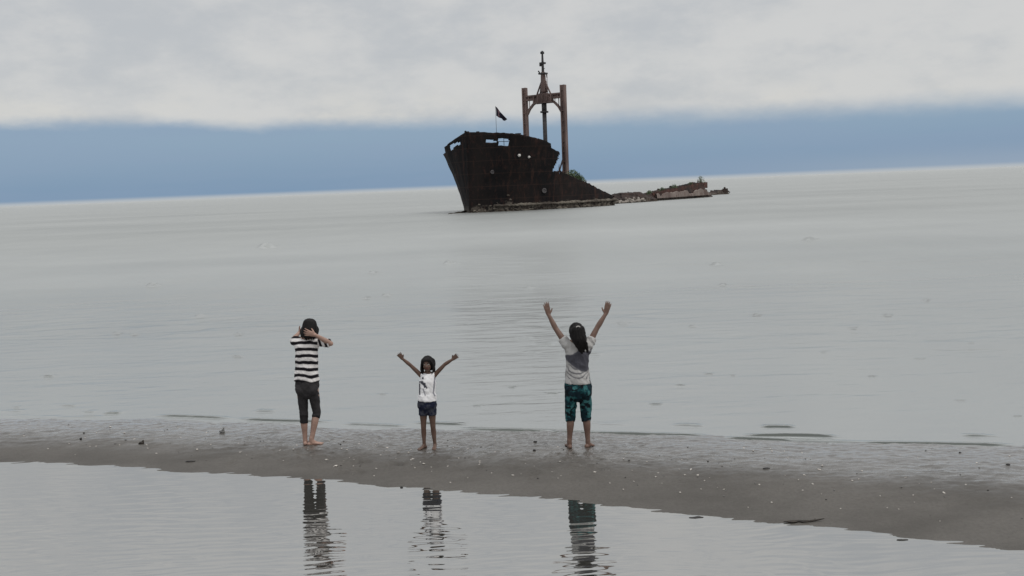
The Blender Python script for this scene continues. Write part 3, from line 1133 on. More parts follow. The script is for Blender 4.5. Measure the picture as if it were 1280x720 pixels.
# --- broken hull sections running out behind the bow
def wreck_strip(name, label, p0, p1, top, depth, z_pale, seed, mat=M_SCRAP, cat='wreckage', chunks=30, lean=.25, csize=.4, group='broken hull sections behind the bow'):
    """top: list of (fraction, height); a buckled side plate with debris lying on it"""
    q0, q1 = at(*p0, 0), at(*p1, 0)
    root = empty(name, q0)
    tag(root, label, cat, group)
    d = (q1 - q0); L = d.length; d.normalize()
    nrm = Vector((-d.y, d.x, 0))                 # away from us
    n = max(24, int(L / .25))
    tt = np.array(top)
    vs, fs = [], []
    for i in range(n + 1):
        s = i / n
        h = float(np.interp(s, tt[:, 0], tt[:, 1])) + .14 * mnoise.noise(Vector((s * L * 1.6, seed, 0))) + .07 * mnoise.noise(Vector((s * L * 5, seed, 5)))
        h = max(h, .06)
        wv = .35 * mnoise.noise(Vector((s * L * .4, seed, 9)))
        for (dd, z) in ((0 + wv, -.6), (0 + wv, .1), (.05 + wv, h * .45), (lean * .6 + wv, h * .8), (lean + wv, h),
                        (lean + .3 + wv, h * .9), (depth * .6, h * .55), (depth, .05), (depth, -.6)):
            vs.append(q0 + d * (s * L) + nrm * (dd + .08 * mnoise.noise(Vector((s * L * 2, z * 3, seed)))) + Vector((0, 0, z)))
    m = 9
    for i in range(n):
        for k in range(m - 1):
            a = i * m + k
            fs.append((a, a + m, a + m + 1, a + 1))
    fs += [tuple(range(m)), tuple(n * m + k for k in range(m))[::-1]]
    me = bpy.data.meshes.new('p'); me.from_pydata(vs, [], fs)
    link('side_plate', me, mat, root, smooth=False)
    rr = random.Random(seed)
    b = MB()
    for k in range(chunks):
        s = rr.random()
        h = float(np.interp(s, tt[:, 0], tt[:, 1]))
        c = q0 + d * (s * L) + nrm * rr.uniform(0, depth * .8) + Vector((0, 0, h * rr.uniform(.3, .95)))
        dr = Vector((rr.gauss(0, 1), rr.gauss(0, 1), rr.gauss(0, .5))).normalized()
        l = csize * rr.uniform(.5, 1.8)
        if rr.random() < .5:
            b.bar(c, c + dr * l, rr.uniform(.05, .16), rr.uniform(.05, .4))
        else:
            b.ell(c, (l * .6, l * .4, l * .25), X=dr, n=7, m=5)
    b.tube([q0 + d * (L * i / 8) + nrm * (.25 + depth * .25) + Vector((0, 0, .5 * float(np.interp(i / 8, tt[:, 0], tt[:, 1])))) for i in range(9)],
           [.5 * max(.25, float(np.interp(i / 8, tt[:, 0], tt[:, 1]))) for i in range(9)], 8)
    me = b.voxel(.09, 0); push(me, lambda c: (fbm(c[:, 0] * 6, c[:, 1] * 6 + c[:, 2] * 5, 2, 5) - .5) * .15)
    link('torn_steel', me, M_SCRAP, root, smooth=False)
    return root, q0, d, L, nrm


r2, q0, d, L, nrm = wreck_strip('hull_wreckage', 'dark mound of collapsed hull plates just behind the bow section', (757, 255.5), (822, 251.5),
                               [(0, 1.3), (.1, 1.15), (.2, 1.3), (.35, 1.55), (.55, 1.55), (.78, 1.55), (.86, 1.0), (1, .75)], 4.0, .4, 3, chunks=60, lean=1.2)
b = MB(); rr = random.Random(9); b.tube([q0 + d * (L * .08) + Vector((0, 0, .2)), q0 + d * (L * .75) + Vector((0, 0, .2))], [.2, .2], 8)
for k in range(26):
    s = rr.uniform(.08, .75)
    c = q0 + d * (s * L) + nrm * rr.uniform(-.25, .25) + Vector((0, 0, rr.uniform(.1, .75)))
    b.ell(c, (rr.uniform(.2, .55), .2, rr.uniform(.1, .26)), X=(d + Vector((0, 0, rr.uniform(-.6, .6)))), n=8, m=6)
me = b.voxel(.08, 0); push(me, lambda c: (fbm(c[:, 0] * 4, c[:, 1] * 4 + c[:, 2] * 5, 3, 5) - .5) * .25)
link('barnacle_crust', me, M_PALE, r2)

M_PLATE = rust_mat('weathered_side_plate', (.24, .20, .18), (.12, .09, .08), (.08, .04, .03), .8)
r3, q0, d, L, nrm = wreck_strip('hull_wreckage', 'long broken hull side with rusty upper edge and green plants, farther behind the bow', (806, 252), (891, 246),
                               [(0, .7), (.08, 1.0), (.15, 1.35), (.3, 1.6), (.45, 1.85), (.6, 2.1), (.75, 2.4), (.88, 2.65), (.91, 1.6), (.96, 1.1), (1, .35)], 7.0, 1.0, 12, chunks=50, lean=.5, csize=.6)
vs, fs = [], []
for i in range(41):
    s = .14 + .80 * i / 40
    zt = (1.05 + .35 * s) * (1 if s < .86 else max(.2, (.96 - s) / .1)) + .3 * mnoise.noise(Vector((s * 22, 2, 2))) - .5 * (mnoise.noise(Vector((s * 7, 5, 2))) > .25)
    for (dd, z) in ((-.42, .38), (-.38, .7), (-.3, zt), (-.05, zt + .05), (-.05, .38)):
        vs.append(q0 + d * (s * L) + nrm * (dd + .35 * mnoise.noise(Vector((s * L * .4, 12, 9))) + .04 * mnoise.noise(Vector((s * 40, z, 9)))) + Vector((0, 0, z)))
for i in range(40):
    for k in range(5):
        a = i * 5
        fs.append((a + k, a + 5 + k, a + 5 + (k + 1) % 5, a + (k + 1) % 5))
me = bpy.data.meshes.new('p'); me.from_pydata(vs, [], fs)
link('lower_plate', me, M_PLATE, r3, smooth=False)
M_RED = simple_mat('red_rust', (.10, .045, .035), (.05, .028, .022), .9, .85, .5, .05)
b = MB(); rr = random.Random(4)
for k in range(16):
    s = .15 + .76 * k / 15
    h = float(np.interp(s, [.15, .9], [1.3, 2.5]))
    c = q0 + d * (s * L) + nrm * .25
    b.box(c + Vector((0, 0, h * .82)), d * (L * .024), nrm * .06, Vector((0, 0, h * rr.uniform(.16, .24))))
    b.bar(c + Vector((0, 0, h * .7)), c + Vector((0, 0, h + rr.uniform(.1, .45))), .09)
link('upper_plating', b.mesh(), M_RED, r3, smooth=False)
# plants along its top, and a bent frame standing up at its end
for k, (s, r_, hh, lab) in enumerate([(.12, .5, .45, 'small green tuft at the near end of the broken hull side'), (.30, .55, .55, 'green weed tuft on the rusty broken hull side, between two bare gaps'),
                                     (.47, .6, .7, 'taller green bush midway along the broken hull side'), (.72, .5, .55, 'olive weed tuft on the far half of the broken hull side'), (.88, .7, 1.3, 'tallest dark green bush at the far end of the broken hull side')]):
    h = float(np.interp(s, [0, .15, .9], [.8, 1.35, 2.45]))
    c = q0 + d * (s * L) + nrm * .8 + Vector((0, 0, h - .35))
    pl = empty('weed_tuft' if k in (0, 1, 3) else 'bush', c)
    tag(pl, lab, 'plant')
    m2 = MB(); m2.add(*leaf_clump(c, (r_, r_ * .8, hh + .3), 420, .16, seed=20 + k))
    me = bpy.data.meshes.new('f'); me.from_pydata(m2.v, [], m2.f)
    link('foliage', me, M_LEAF, pl, smooth=False)
    m2 = MB()
    for j in range(4):
        m2.tube([c - Vector((0, 0, .2)), c + Vector((.2 * math.cos(j * 1.6), .2 * math.sin(j * 1.6), hh + .15))], [.04, .015], 5)
    link('stem', m2.mesh(), M_STEM, pl)
b = MB()
c = on_plane(875, 246, (q0 + d * L * .86).y)
zt_ = on_plane(874, 225.5, c.y).z
b.bar(Vector((c.x, c.y, .2)), Vector((c.x - .35, c.y, zt_)), .14); b.bar(Vector((c.x + .2, c.y, .8)), Vector((c.x + .7, c.y, zt_ - .6)), .1)
b.bar(Vector((c.x - .2, c.y, zt_ - 1.2)), Vector((c.x + .5, c.y, zt_ - 1.0)), .1)
link('bent_frame', b.mesh(), M_SCRAP, r3, smooth=False)

r4, q0, d, L, nrm = wreck_strip('hull_wreckage', 'small low dark scrap of hull farthest out behind the wreck', (889, 244), (913, 242.3),
                               [(0, .15), (.25, .7), (.5, .95), (.7, .7), (.8, 1.1), (.9, .8), (1, .1)], 3.0, .3, 31, chunks=18, lean=.4)
b = MB()
c = on_plane(906.5, 242.5, (q0 + d * L * .7).y)
zt_ = on_plane(906.5, 233.8, c.y).z
b.box(Vector((c.x, c.y, zt_ * .4)), Vector((.45, 0, 0)), Vector((0, .4, 0)), Vector((0, 0, zt_ * .4)))
b.bar(Vector((c.x, c.y, .2)), Vector((c.x - .1, c.y, zt_)), .3); b.bar(Vector((c.x, c.y, zt_ * .75)), Vector((c.x + .9, c.y, .3)), .2)
link('broken_post', b.mesh(), M_SCRAP, r4, smooth=False)

#PART3
# ------------------------------------------------------------------ people
def projn(co):
    Rt = np.array(CR.transposed())
    q = (co - np.array(CP)) @ Rt.T
    return 640 + F * q[:, 0] / -q[:, 2], 360 - F * q[:, 1] / -q[:, 2]


def lerp(a, b, t):
    return a + (b - a) * t


def hand(b, wrist, tip, thumb_side, palm_n, s, curl=.25, spread=1.0):
    """palm, four unequal bent fingers and a thumb from the side of the palm"""
    d = (tip - wrist); Lh = d.length; d.normalize()
    t = Vector(thumb_side); t = (t - d * t.dot(d)).normalized()
    n = Vector(palm_n); n = (n - d * n.dot(d) - t * n.dot(t)).normalized()
    pl = Lh * .50
    b.tube([wrist - d * .01 * s, wrist + d * pl * .35, wrist + d * pl * .95], [(.024 * s, .017 * s), (.034 * s, .014 * s), (.038 * s, .012 * s)], 12, side=t)
    for k, (off, ln, sp) in enumerate(((.028, .92, .16), (.0095, 1.0, .03), (-.0095, .95, -.09), (-.028, .75, -.24))):
        q = wrist + d * pl * .85 + t * off * s
        dd = (d + t * sp * spread).normalized()
        l = Lh * .56 * ln
        a = q + dd * l * .45 + n * l * curl * .10
        c = a + (dd + n * curl).normalized() * l * .32
        e = c + (dd + n * curl * 2.2).normalized() * l * .25
        b.tube([q, a, c, e], [.0095 * s, .0088 * s, .0078 * s, .0062 * s], 8, sub=2)
    q = wrist + d * pl * .25 + t * .024 * s
    td = (d * .62 + t * .78 + n * .2).normalized()
    a = q + td * Lh * .2
    c = a + (d * .85 + t * .5 + n * .25).normalized() * Lh * .17
    b.tube([q, a, c], [.0135 * s, .0105 * s, .008 * s], 8, sub=2)


def foot(b, ankle, toe, s, gz):
    """heel, instep and toes resting on the sand at height gz"""
    d = toe - ankle; d.z = 0
    L = d.length; d.normalize()
    sd = Vector((0, 0, 1)).cross(d)
    heel = Vector((ankle.x, ankle.y, gz)) - d * .035 * s
    b.tube([heel + Vector((0, 0, .026 * s)), heel + d * .06 * s + Vector((0, 0, .030 * s)), heel + d * (L * .62) + Vector((0, 0, .022 * s)), heel + d * L * .92 + Vector((0, 0, .014 * s))],
           [(.026 * s, .024 * s), (.028 * s, .030 * s), (.038 * s, .020 * s), (.036 * s, .012 * s)], 12, side=sd)
    b.tube([ankle + Vector((0, 0, .03 * s)), ankle + Vector((0, 0, -.01 * s)), heel + d * .05 * s + Vector((0, 0, .035 * s))], [.030 * s, .031 * s, .032 * s], 12)
    b.tube([ankle, heel + d * (L * .5) + Vector((0, 0, .030 * s))], [.028 * s, .022 * s], 10)
    for k in range(5):
        off = (.026 - .0135 * k) * s
        r = (.0115 if k == 0 else .0085) * s
        q = heel + d * (L * (.86 - .02 * k)) + sd * off + Vector((0, 0, r))
        b.tube([q, q + d * (.030 - .003 * k) * s], [r, r * .85], 8)


def head(b, c, up, f, s):
    """cranium, face, nose, lips, ears; returns the frame"""
    up = Vector(up).normalized(); f = Vector(f); f = (f - up * f.dot(up)).normalized(); r = f.cross(up)
    P = lambda x, y, z: c + (r * x + f * y + up * z) * s
    b.ell(P(0, -.012, .022), (.070 * s, .088 * s, .082 * s), X=r, Z=up)
    b.ell(P(0, .022, -.022), (.056 * s, .062 * s, .082 * s), X=r, Z=up)
    b.ell(P(0, .048, -.078), (.026 * s, .024 * s, .020 * s), X=r, Z=up)
    b.tube([P(0, .078, .012), P(0, .093, -.012), P(0, .098, -.024)], [.008 * s, .011 * s, .012 * s], 8)
    b.ell(P(.011, .086, -.028), (.008 * s, .009 * s, .007 * s), X=r, Z=up); b.ell(P(-.011, .086, -.028), (.008 * s, .009 * s, .007 * s), X=r, Z=up)
    b.ell(P(0, .078, -.046), (.022 * s, .011 * s, .0055 * s), X=r, Z=up); b.ell(P(0, .077, -.055), (.019 * s, .011 * s, .006 * s), X=r, Z=up)
    for q in (-1, 1):
        b.ell(P(q * .030, .070, .006), (.013 * s, .011 * s, .010 * s), X=r, Z=up)
        b.tube([P(q * .012, .080, .022), P(q * .03, .079, .027), P(q * .048, .066, .022)], [.006 * s, .007 * s, .005 * s], 6)
        b.ell(P(q * .034, .050, -.026), (.020 * s, .022 * s, .022 * s), X=r, Z=up)
        b.ell(P(q * .070, -.004, -.008), (.007 * s, .016 * s, .028 * s), X=r, Z=up)
    return dict(c=c, r=r, f=f, up=up, s=s, P=P)


def skin_paint(base, hd, foot_c=None):
    def fn(co):
        n = len(co)
        c = np.tile(base, (n, 1)).astype(float)
        q = co - np.array(hd['c'])
        s = hd['s']
        x, y, z = (q @ np.array(hd[k]) / s for k in ('r', 'f', 'up'))
        lips = (((x / .024) ** 2 + ((z + .0505) / .012) ** 2) < 1) & (y > .068)
        c[lips] = np.array(base) * (.95, .52, .55)
        for e in (-1, 1):
            eye = (((x - e * .030) / .014) ** 2 + ((z - .005) / .0065) ** 2 < 1) & (y > .058)
            c[eye] = (.55, .52, .48)
            iris = (((x - e * .030) / .006) ** 2 + ((z - .005) / .006) ** 2 < 1) & (y > .058)
            c[iris] = (.012, .008, .006)
            brow = (np.abs(x - e * .031) < .019) & (np.abs(z - .026 + (x - e * .03) ** 2 * 8) < .0035) & (y > .05)
            c[brow] = (.015, .012, .01)
        return c
    return fn


def limb(b, pts, rad, n=14):
    b.tube(pts, rad, n)


def build_person(label, J, s, facing, skin, voxel, spec):
    """J: joints; widths in metres at scale s; returns root and head frame"""
    gz = J['gz']
    root = empty('person', Vector(((J['anL'].x + J['anR'].x) / 2, (J['anL'].y + J['anR'].y) / 2, gz)))
    tag(root, label, 'person', 'people on the sandbar')
    b = MB()
    side = (J['shR'] - J['shL']); side.z *= .3; side.normalize()
    hs, ch = spec['hip'], spec['chest']
    pel = J['hip']; wa = J['waist']; shm = (J['shL'] + J['shR']) / 2; nk = J['neck']
    cst = lerp(wa, shm, .55)
    b.tube([pel - Vector((0, 0, .045 * s)), pel + Vector((0, 0, .02 * s)), lerp(pel, wa, .6), wa, lerp(wa, cst, .55), cst, lerp(cst, shm, .65), shm + Vector((0, 0, .008 * s))],
           [(hs * .80, .085 * s), (hs * .98, .105 * s), (hs * .88, .092 * s), (ch * .80, .078 * s), (ch * .88, .086 * s), (ch * .98, .092 * s), (ch * .98, .080 * s), (ch * .75, .052 * s)], 20, side=side)
    f = Vector(facing)
    for q in (-1, 1):
        b.ell(pel + side * q * hs * .45 - f * .036 * s - Vector((0, 0, .03 * s)), (.060 * s, .060 * s, .070 * s))
        if spec.get('bust'):
            b.ell(cst + side * q * .062 * s + f * .065 * s, (.055 * s, .045 * s, .05 * s))
    hc = J['head']
    b.tube([shm + Vector((0, 0, .01 * s)), nk, lerp(nk, hc, .55)], [(.062 * s, .052 * s), (.046 * s, .046 * s), (.046 * s, .046 * s)], 14)
    b.tube([lerp(J['shL'], shm, .1), nk, lerp(J['shR'], shm, .1)], [.036 * s, .040 * s, .036 * s], 12)
    hd = head(b, hc, J['up'], J['look'], spec['head'])
    for k in 'LR':
        sh, el, wr, tip = J['sh' + k], J['el' + k], J['wr' + k], J['tip' + k]
        b.ell(sh, (.044 * s, .042 * s, .044 * s))
        limb(b, [lerp(sh, shm, .2), sh, lerp(sh, el, .5), el], [.040 * s, .041 * s, .036 * s, .030 * s])
        limb(b, [el, lerp(el, wr, .3), wr], [.031 * s, .032 * s, .0205 * s])
        hand(b, wr, tip, J['thumb' + k], J['palm' + k], spec['hand'], J.get('curl' + k, .25), spec.get('spread', 1.0))
        hj, kn, an, toe = J['hp' + k], J['kn' + k], J['an' + k], J['toe' + k]
        limb(b, [hj + Vector((0, 0, .03 * s)), lerp(hj, kn, .35), lerp(hj, kn, .8), kn], [.074 * s, .066 * s, .048 * s, .045 * s])
        calf = lerp(kn, an, .32) - f * .014 * s
        limb(b, [kn, calf, lerp(kn, an, .72), an], [.044 * s, .045 * s, .032 * s, .027 * s])
        foot(b, an, toe, spec['foot'], gz)
    me = b.voxel(voxel, 3, .5)
    paint(me, skin_paint(skin, hd))
    link('body', me, M_SKIN, root)
    return root, hd, side, shm, cst


def folds(me, amp, seed, sx=14, sz=9):
    # creases in the cloth: ridged noise running across and down
    push(me, lambda c: 1.5 * amp * np.maximum(-.35, 1.6 * (.5 - np.abs(fbm(c[:, 0] * sx + c[:, 2] * 4, c[:, 2] * sz + c[:, 1] * 8, 3, seed) - .5) * 2) - .3))


def hair_tex(me, hd, amp=.004):
    def fn(co):
        q = co - np.array(hd['c'])
        a = np.arctan2(q @ np.array(hd['r']), q @ np.array(hd['f']))
        z = q @ np.array(hd['up'])
        return amp * (vnoise(a * 16 + fbm(z * 25, a * 2, 2, 3) * 2, z * 14, 5) - .5) * 2 + amp * .7 * (vnoise(a * 40, z * 20, 8) - .5)
    push(me, fn)


# ---- woman with raised arms (right)
gR = ground(724, 559.5)
YR = gR.y
P = lambda px, py, dy=0.0: on_plane(px, py, YR + dy)
V3 = Vector
J = dict(gz=gR.z - .004, hip=P(722.5, 484), waist=P(721.5, 458), neck=P(721.5, 425.5, -.01), head=P(720.5, 414.5, -.045), up=V3((-.04, -.42, 1)), look=V3((0.05, 1, .42)),
         shL=P(708.5, 431), shR=P(735.5, 431), elL=P(694.8, 411, .06), elR=P(746.5, 409.5, .06), wrL=P(685.8, 393.5, .10), wrR=P(757, 392.5, .10),
         tipL=P(682, 377.5, .10), tipR=P(761.2, 376.3, .10), thumbL=(1, .2, 0), thumbR=(-1, .2, 0), palmL=(0, 1, .2), palmR=(0, 1, .2), curlL=.15, curlR=.15,
         hpL=P(714.3, 487), hpR=P(731.5, 487), knL=P(713.3, 519, .03), knR=P(732.7, 519, .03), anL=P(711.8, 553), anR=P(735, 553),
         toeL=P(709.5, 556) + V3((0, .17, 0)), toeR=P(735, 553) + V3((.085, .10, 0)))
rootR, hdR, side, shm, cst = build_person('woman in grey and white shirt and teal patterned capris with both arms raised', J, 1.0, (0, 1, 0), (.15, .09, .068), .0052,
                                          dict(hip=.134, chest=.120, head=.94, hand=.95, foot=.98, spread=.35))
b = MB()
pel, wa = J['hip'], J['waist']
b.tube([P(722, 478.5), P(722, 470), wa, cst, lerp(cst, shm, .7), shm + V3((0, 0, .028))],
       [(.156, .122), (.144, .116), (.125, .102), (.135, .106), (.138, .092), (.085, .060)], 24, side=side, flat=(True, True))
for k, q in (('L', -1), ('R', 1)):
    sh, el = J['sh' + k], J['el' + k]
    b.tube([lerp(sh, shm, .35) - V3((0, 0, .01)), sh + V3((0, 0, .0)), lerp(sh, el, .40)], [.060, .062, .052], 16, flat=(False, True))
    b.ell(sh - V3((0, 0, .05)) - side * q * .02, (.05, .06, .07))
me = b.voxel(.0065, 3); folds(me, .011, 12, 10, 7)
def shirtR(co):
    x, y = projn(co)
    n = fbm(co[:, 0] * 9, co[:, 2] * 9, 3, 7)
    w = np.array([.44, .43, .42]); g = np.array([.075, .075, .09])
    u = (x - 722) / 17 + (n - .5) * .5
    yy = y + (n - .5) * 9
    # dark grey middle zone sagging towards the right
    lo = 463 - 9 * np.abs(u - .25) ** 1.5 + 3 * u
    hi = 436 + 10 * np.clip(-u, 0, 1)
    dark = sstep(-1.5, 1.5, yy - hi) * sstep(1.5, -1.5, yy - lo)
    # fold shade painted as sagging dark lines above the hem
    sag = (y - 466) + 5 * (u + .1) ** 2 * 3 - 3 * u
    dark = np.maximum(dark, sstep(.15, .6, np.sin(sag * 1.15)) * (y > 455) * (y < 474) * .75 * sstep(1.1, .5, np.abs(u)))
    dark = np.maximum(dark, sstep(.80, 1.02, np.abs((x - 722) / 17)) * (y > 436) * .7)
    return w * (1 - dark[:, None]) + g * dark[:, None]
paint(me, shirtR); link('t_shirt', me, M_CLOTH, rootR)
b = MB()
b.tube([pel - V3((0, 0, .07)), pel, P(722, 472)], [(.128, .105), (.156, .122), (.140, .103)], 22, side=side, flat=(False, True))
for k in 'LR':
    hj, kn, an = J['hp' + k], J['kn' + k], J['an' + k]
    b.tube([hj + V3((0, 0, .04)), lerp(hj, kn, .35), lerp(hj, kn, .85), lerp(kn, an, .05), lerp(kn, an, .22) - V3((0, .012, 0))], [(.076, .094), (.070, .084), (.062, .072), (.058, .066), (.050, .058)], 18, flat=(False, True))
    b.ell(pel + side * (.068 if k == 'R' else -.068) - V3((0, .06, .035)), (.08, .065, .085))
me = b.voxel(.0065, 3); folds(me, .010, 5, 12, 8)
def caprisR(co):
    a = fbm(co[:, 0] * 22 + 5 * co[:, 1], co[:, 2] * 16, 3, 17); d = fbm(co[:, 0] * 30, co[:, 2] * 34 + 6 * co[:, 1], 3, 27)
    c = np.tile([.012, .060, .070], (len(co), 1))
    c[(a > .54)] = (.040, .135, .140)
    c[(d > .56)] = (.006, .010, .014)
    c[(a < .40)] = (.008, .022, .03)
    return c
paint(me, caprisR); link('capri_trousers', me, M_CLOTH, rootR)
# long loose hair gathered at the back
b = MB()
hp = hdR['P']
b.ell(hp(0, -.018, .026), (.086, .100, .094), X=hdR['r'], Z=hdR['up'])
b.ell(hp(0, -.05, -.02), (.080, .068, .085), X=hdR['r'], Z=hdR['up'])
b.tube([P(722, 412, -.15), P(725, 424, -.165), P(727, 431, -.155), P(728.5, 436, -.14), P(729, 440, -.13)], [(.080, .05), (.078, .05), (.055, .036), (.034, .022), (.012, .009)], 16)
b.tube([P(717, 414, -.14), P(720, 424, -.15), P(723.5, 433, -.15), P(727, 441, -.13)], [.045, .05, .035, .010], 12)
rr = random.Random(2)
for i in range(16):
    x0 = rr.uniform(-9, 9)
    xe = 728 + x0 * .6 + rr.uniform(-1, 1.5)
    b.tube([P(721 + x0 * .8, 412 + rr.uniform(-3, 3), -.165), P(724.5 + x0 * .75, 424, -.195), P(xe - .5, 431 + rr.uniform(-1, 1), -.175), P(xe + .5 + rr.uniform(-1, 1), 437 + rr.uniform(-4, 6), -.145)],
           [.012, .015, .012, .005], 7)
me = b.voxel(.005, 1); hair_tex(me, hdR, .004)
link('hair', me, M_HAIR, rootR)
b = MB()
c = P(722.8, 409.3, -.185)
for k in range(10):
    a0, a1 = k * math.tau / 10, (k + 1) * math.tau / 10
    b.bar(c + V3((.022 * math.cos(a0), .005, .014 * math.sin(a0))), c + V3((.022 * math.cos(a1), .005, .014 * math.sin(a1))), .009)
tag(link('hair_tie', b.voxel(.004, 1), M_WHITE, rootR), 'small pale hair tie')

# ---- woman in the striped top (left)
gL = ground(388, 556)
YL = gL.y
P = lambda px, py, dy=0.0: on_plane(px, py, YL + dy)
J = dict(gz=gL.z - .004, hip=P(384, 482), waist=P(383.5, 457), neck=P(385, 421, .01), head=P(387.3, 411, .03), up=V3((.05, .12, 1)), look=V3((.1, 1, -.1)),
         shL=P(370.5, 426.5, .0), shR=P(395, 426, .0), elL=P(365.5, 425.5, .21), elR=P(413.5, 429.5, -.03), wrL=P(374, 416, .30), wrR=P(393.5, 418.5, -.14),
         tipL=P(386, 408, .24), tipR=P(378.5, 414.3, -.13), thumbL=(0, 0, 1), thumbR=(0, 0, 1), palmL=(.3, -1, 0), palmR=(.1, 1, 0), curlL=.3, curlR=.25,
         hpL=P(377.6, 485), hpR=P(390.8, 485), knL=P(379.8, 517, .03), knR=P(396, 515, .05), anL=P(381.5, 551, .02), anR=P(389.3, 550.5, -.02),
         toeL=P(381.5, 551, .02) + V3((-.03, .19, 0)), toeR=P(389.3, 551, -.02) + V3((.165, .05, 0)))
rootL, hdL, side, shm, cst = build_person('woman in black and white striped top and dark leggings with hands up to her head', J, 1.0, (0, 1, 0), (.34, .215, .17), .0052,
                                          dict(hip=.128, chest=.126, head=.94, hand=.95, foot=.95))
pel, wa = J['hip'], J['waist']
b = MB()
b.tube([P(383.5, 475.5), P(383.5, 468), wa, cst, lerp(cst, shm, .7), shm + V3((0, 0, .028))],
       [(.156, .118), (.150, .114), (.134, .104), (.143, .106), (.142, .092), (.080, .058)], 24, side=side, flat=(True, True))
for k, q, e in (('L', -1, .62), ('R', 1, .93)):
    sh, el = J['sh' + k], J['el' + k]
    b.tube([lerp(sh, shm, .35) - V3((0, 0, .01)), sh, lerp(sh, el, e * .6), lerp(sh, el, e)], [.058, .060, .055, .053], 16, flat=(False, True))
    b.ell(sh - V3((0, 0, .05)) - side * q * .02, (.05, .06, .07))
me = b.voxel(.0062, 3); folds(me, .010, 33, 10, 8)
shRx, shRy = projn(np.array([J['shR'][:]]))
def stripes(co):
    x, y = projn(co)
    wob = (fbm(co[:, 0] * 7, co[:, 2] * 3 + co[:, 1] * 5, 2, 3) - .5) * 5 + 1.4 * np.sin((x - 366) * .22) * sstep(440, 470, y)
    ph = (y + wob - 427.0) / 8.15
    # on the right sleeve the stripes turn round the arm
    slv = sstep(394, 400, x) * (y < 440)
    ph2 = (x - 394.5 - (y - 430) * .35) / 6.8 + .45
    ph = np.where(slv > .5, ph2, ph)
    fr = ph - np.floor(ph)
    blk = sstep(.0, .07, fr) * sstep(.56, .49, fr)
    w = np.array([.72, .69, .68]); k = np.array([.010, .009, .012])
    return w * (1 - blk[:, None]) + k * blk[:, None]
paint(me, stripes); link('striped_top', me, M_CLOTH, rootL)
b = MB()
b.tube([pel - V3((0, 0, .07)), pel, P(383.8, 470)], [(.122, .100), (.148, .116), (.138, .102)], 22, side=side, flat=(False, True))
for k, e in (('L', .34), ('R', .20)):
    hj, kn, an = J['hp' + k], J['kn' + k], J['an' + k]
    b.tube([hj + V3((0, 0, .04)), lerp(hj, kn, .35), lerp(hj, kn, .85), lerp(kn, an, .05), lerp(kn, an, e) - V3((0, .010, 0))], [(.070, .088), (.063, .076), (.053, .058), (.050, .055), (.048, .055)], 18, flat=(False, True))
    b.ell(pel + side * (.066 if k == 'R' else -.066) - V3((0, .055, .035)), (.072, .062, .082))
me = b.voxel(.0062, 3); folds(me, .005, 8, 16, 12)
paint(me, lambda co: np.tile([.036, .034, .036], (len(co), 1)) * (1 - .5 * (projn(co)[1] > 519)[:, None]))
link('leggings', me, M_CLOTH, rootL)
b = MB(); hp = hdL['P']
b.ell(hp(0, -.014, .022), (.088, .100, .096), X=hdL['r'], Z=hdL['up'])
b.tube([P(387, 405, -.03), P(386.8, 413, -.045), P(386.3, 421.5, -.04)], [(.086, .07), (.098, .080), (.084, .068)], 18, flat=(False, True))
rr = random.Random(3)
for i in range(22):
    a = rr.uniform(math.pi * .95, math.pi * 2.05)
    cx, cy = math.cos(a), math.sin(a)
    top = hp(0, 0, .07) + V3((cx * .05, cy * .05, 0))
    b.tube([top, hp(0, -.01, 0) + V3((cx * .100, cy * .10, 0)), P(386.5, 418, -.02) + V3((cx * .098, cy * .07, 0)), P(386.3, 421.5 + rr.uniform(-2, 3), -.02) + V3((cx * .09, cy * .06, 0))], [.010, .013, .012, .006], 7)
me = b.voxel(.005, 1); hair_tex(me, hdL, .0035)
link('hair', me, M_HAIR, rootL)

# ---- little girl in the middle, facing us
gG = ground(535, 560)
YG = gG.y
P = lambda px, py, dy=0.0: on_plane(px, py, YG + dy)
sg = .70
J = dict(gz=gG.z - .003, hip=P(534, 507), waist=P(534, 490), neck=P(534.6, 466, .0), head=P(534.3, 455.5, -.01), up=V3((-.02, .06, 1)), look=V3((-.12, -1, .02)),
         shL=P(526.2, 469), shR=P(543, 469), elL=P(512.5, 456, -.03), elR=P(556, 455.5, -.03), wrL=P(502.8, 448.2, -.05), wrR=P(566, 449, -.05),
         tipL=P(497.6, 440.8, -.06), tipR=P(573, 443, -.06), thumbL=(1, 0, .6), thumbR=(-1, 0, .6), palmL=(0, -1, 0), palmR=(0, -1, 0), curlL=.35, curlR=.35,
         hpL=P(529.2, 509), hpR=P(539.4, 509), knL=P(529.4, 534.5, -.01), knR=P(541.3, 534, -.01), anL=P(530.3, 555.3), anR=P(543.6, 555.3),
         toeL=P(530.3, 555.3) + V3((-.085, -.10, 0)), toeR=P(543.6, 555.3) + V3((-.01, -.135, 0)))
rootG, hdG, side, shm, cst = build_person('small girl in white printed sleeveless top and dark denim shorts with arms spread up', J, sg, (0, -1, 0), (.115, .068, .05), .0042,
                                          dict(hip=.098, chest=.092, head=.82, hand=.72, foot=.72))
pel, wa = J['hip'], J['waist']
b = MB()
b.tube([P(533.8, 500.5), P(534, 494), wa, cst, lerp(cst, shm, .7), shm + V3((0, 0, .022))],
       [(.114, .090), (.108, .086), (.098, .076), (.100, .076), (.092, .066), (.064, .046)], 22, side=side, flat=(True, True))
for k, q in (('L', -1), ('R', 1)):
    sh = J['sh' + k]
    b.tube([lerp(sh, shm, .5), sh + V3((0, 0, .002))], [.036, .036], 14, flat=(False, True))
me = b.voxel(.005, 3); folds(me, .007, 44, 14, 9)
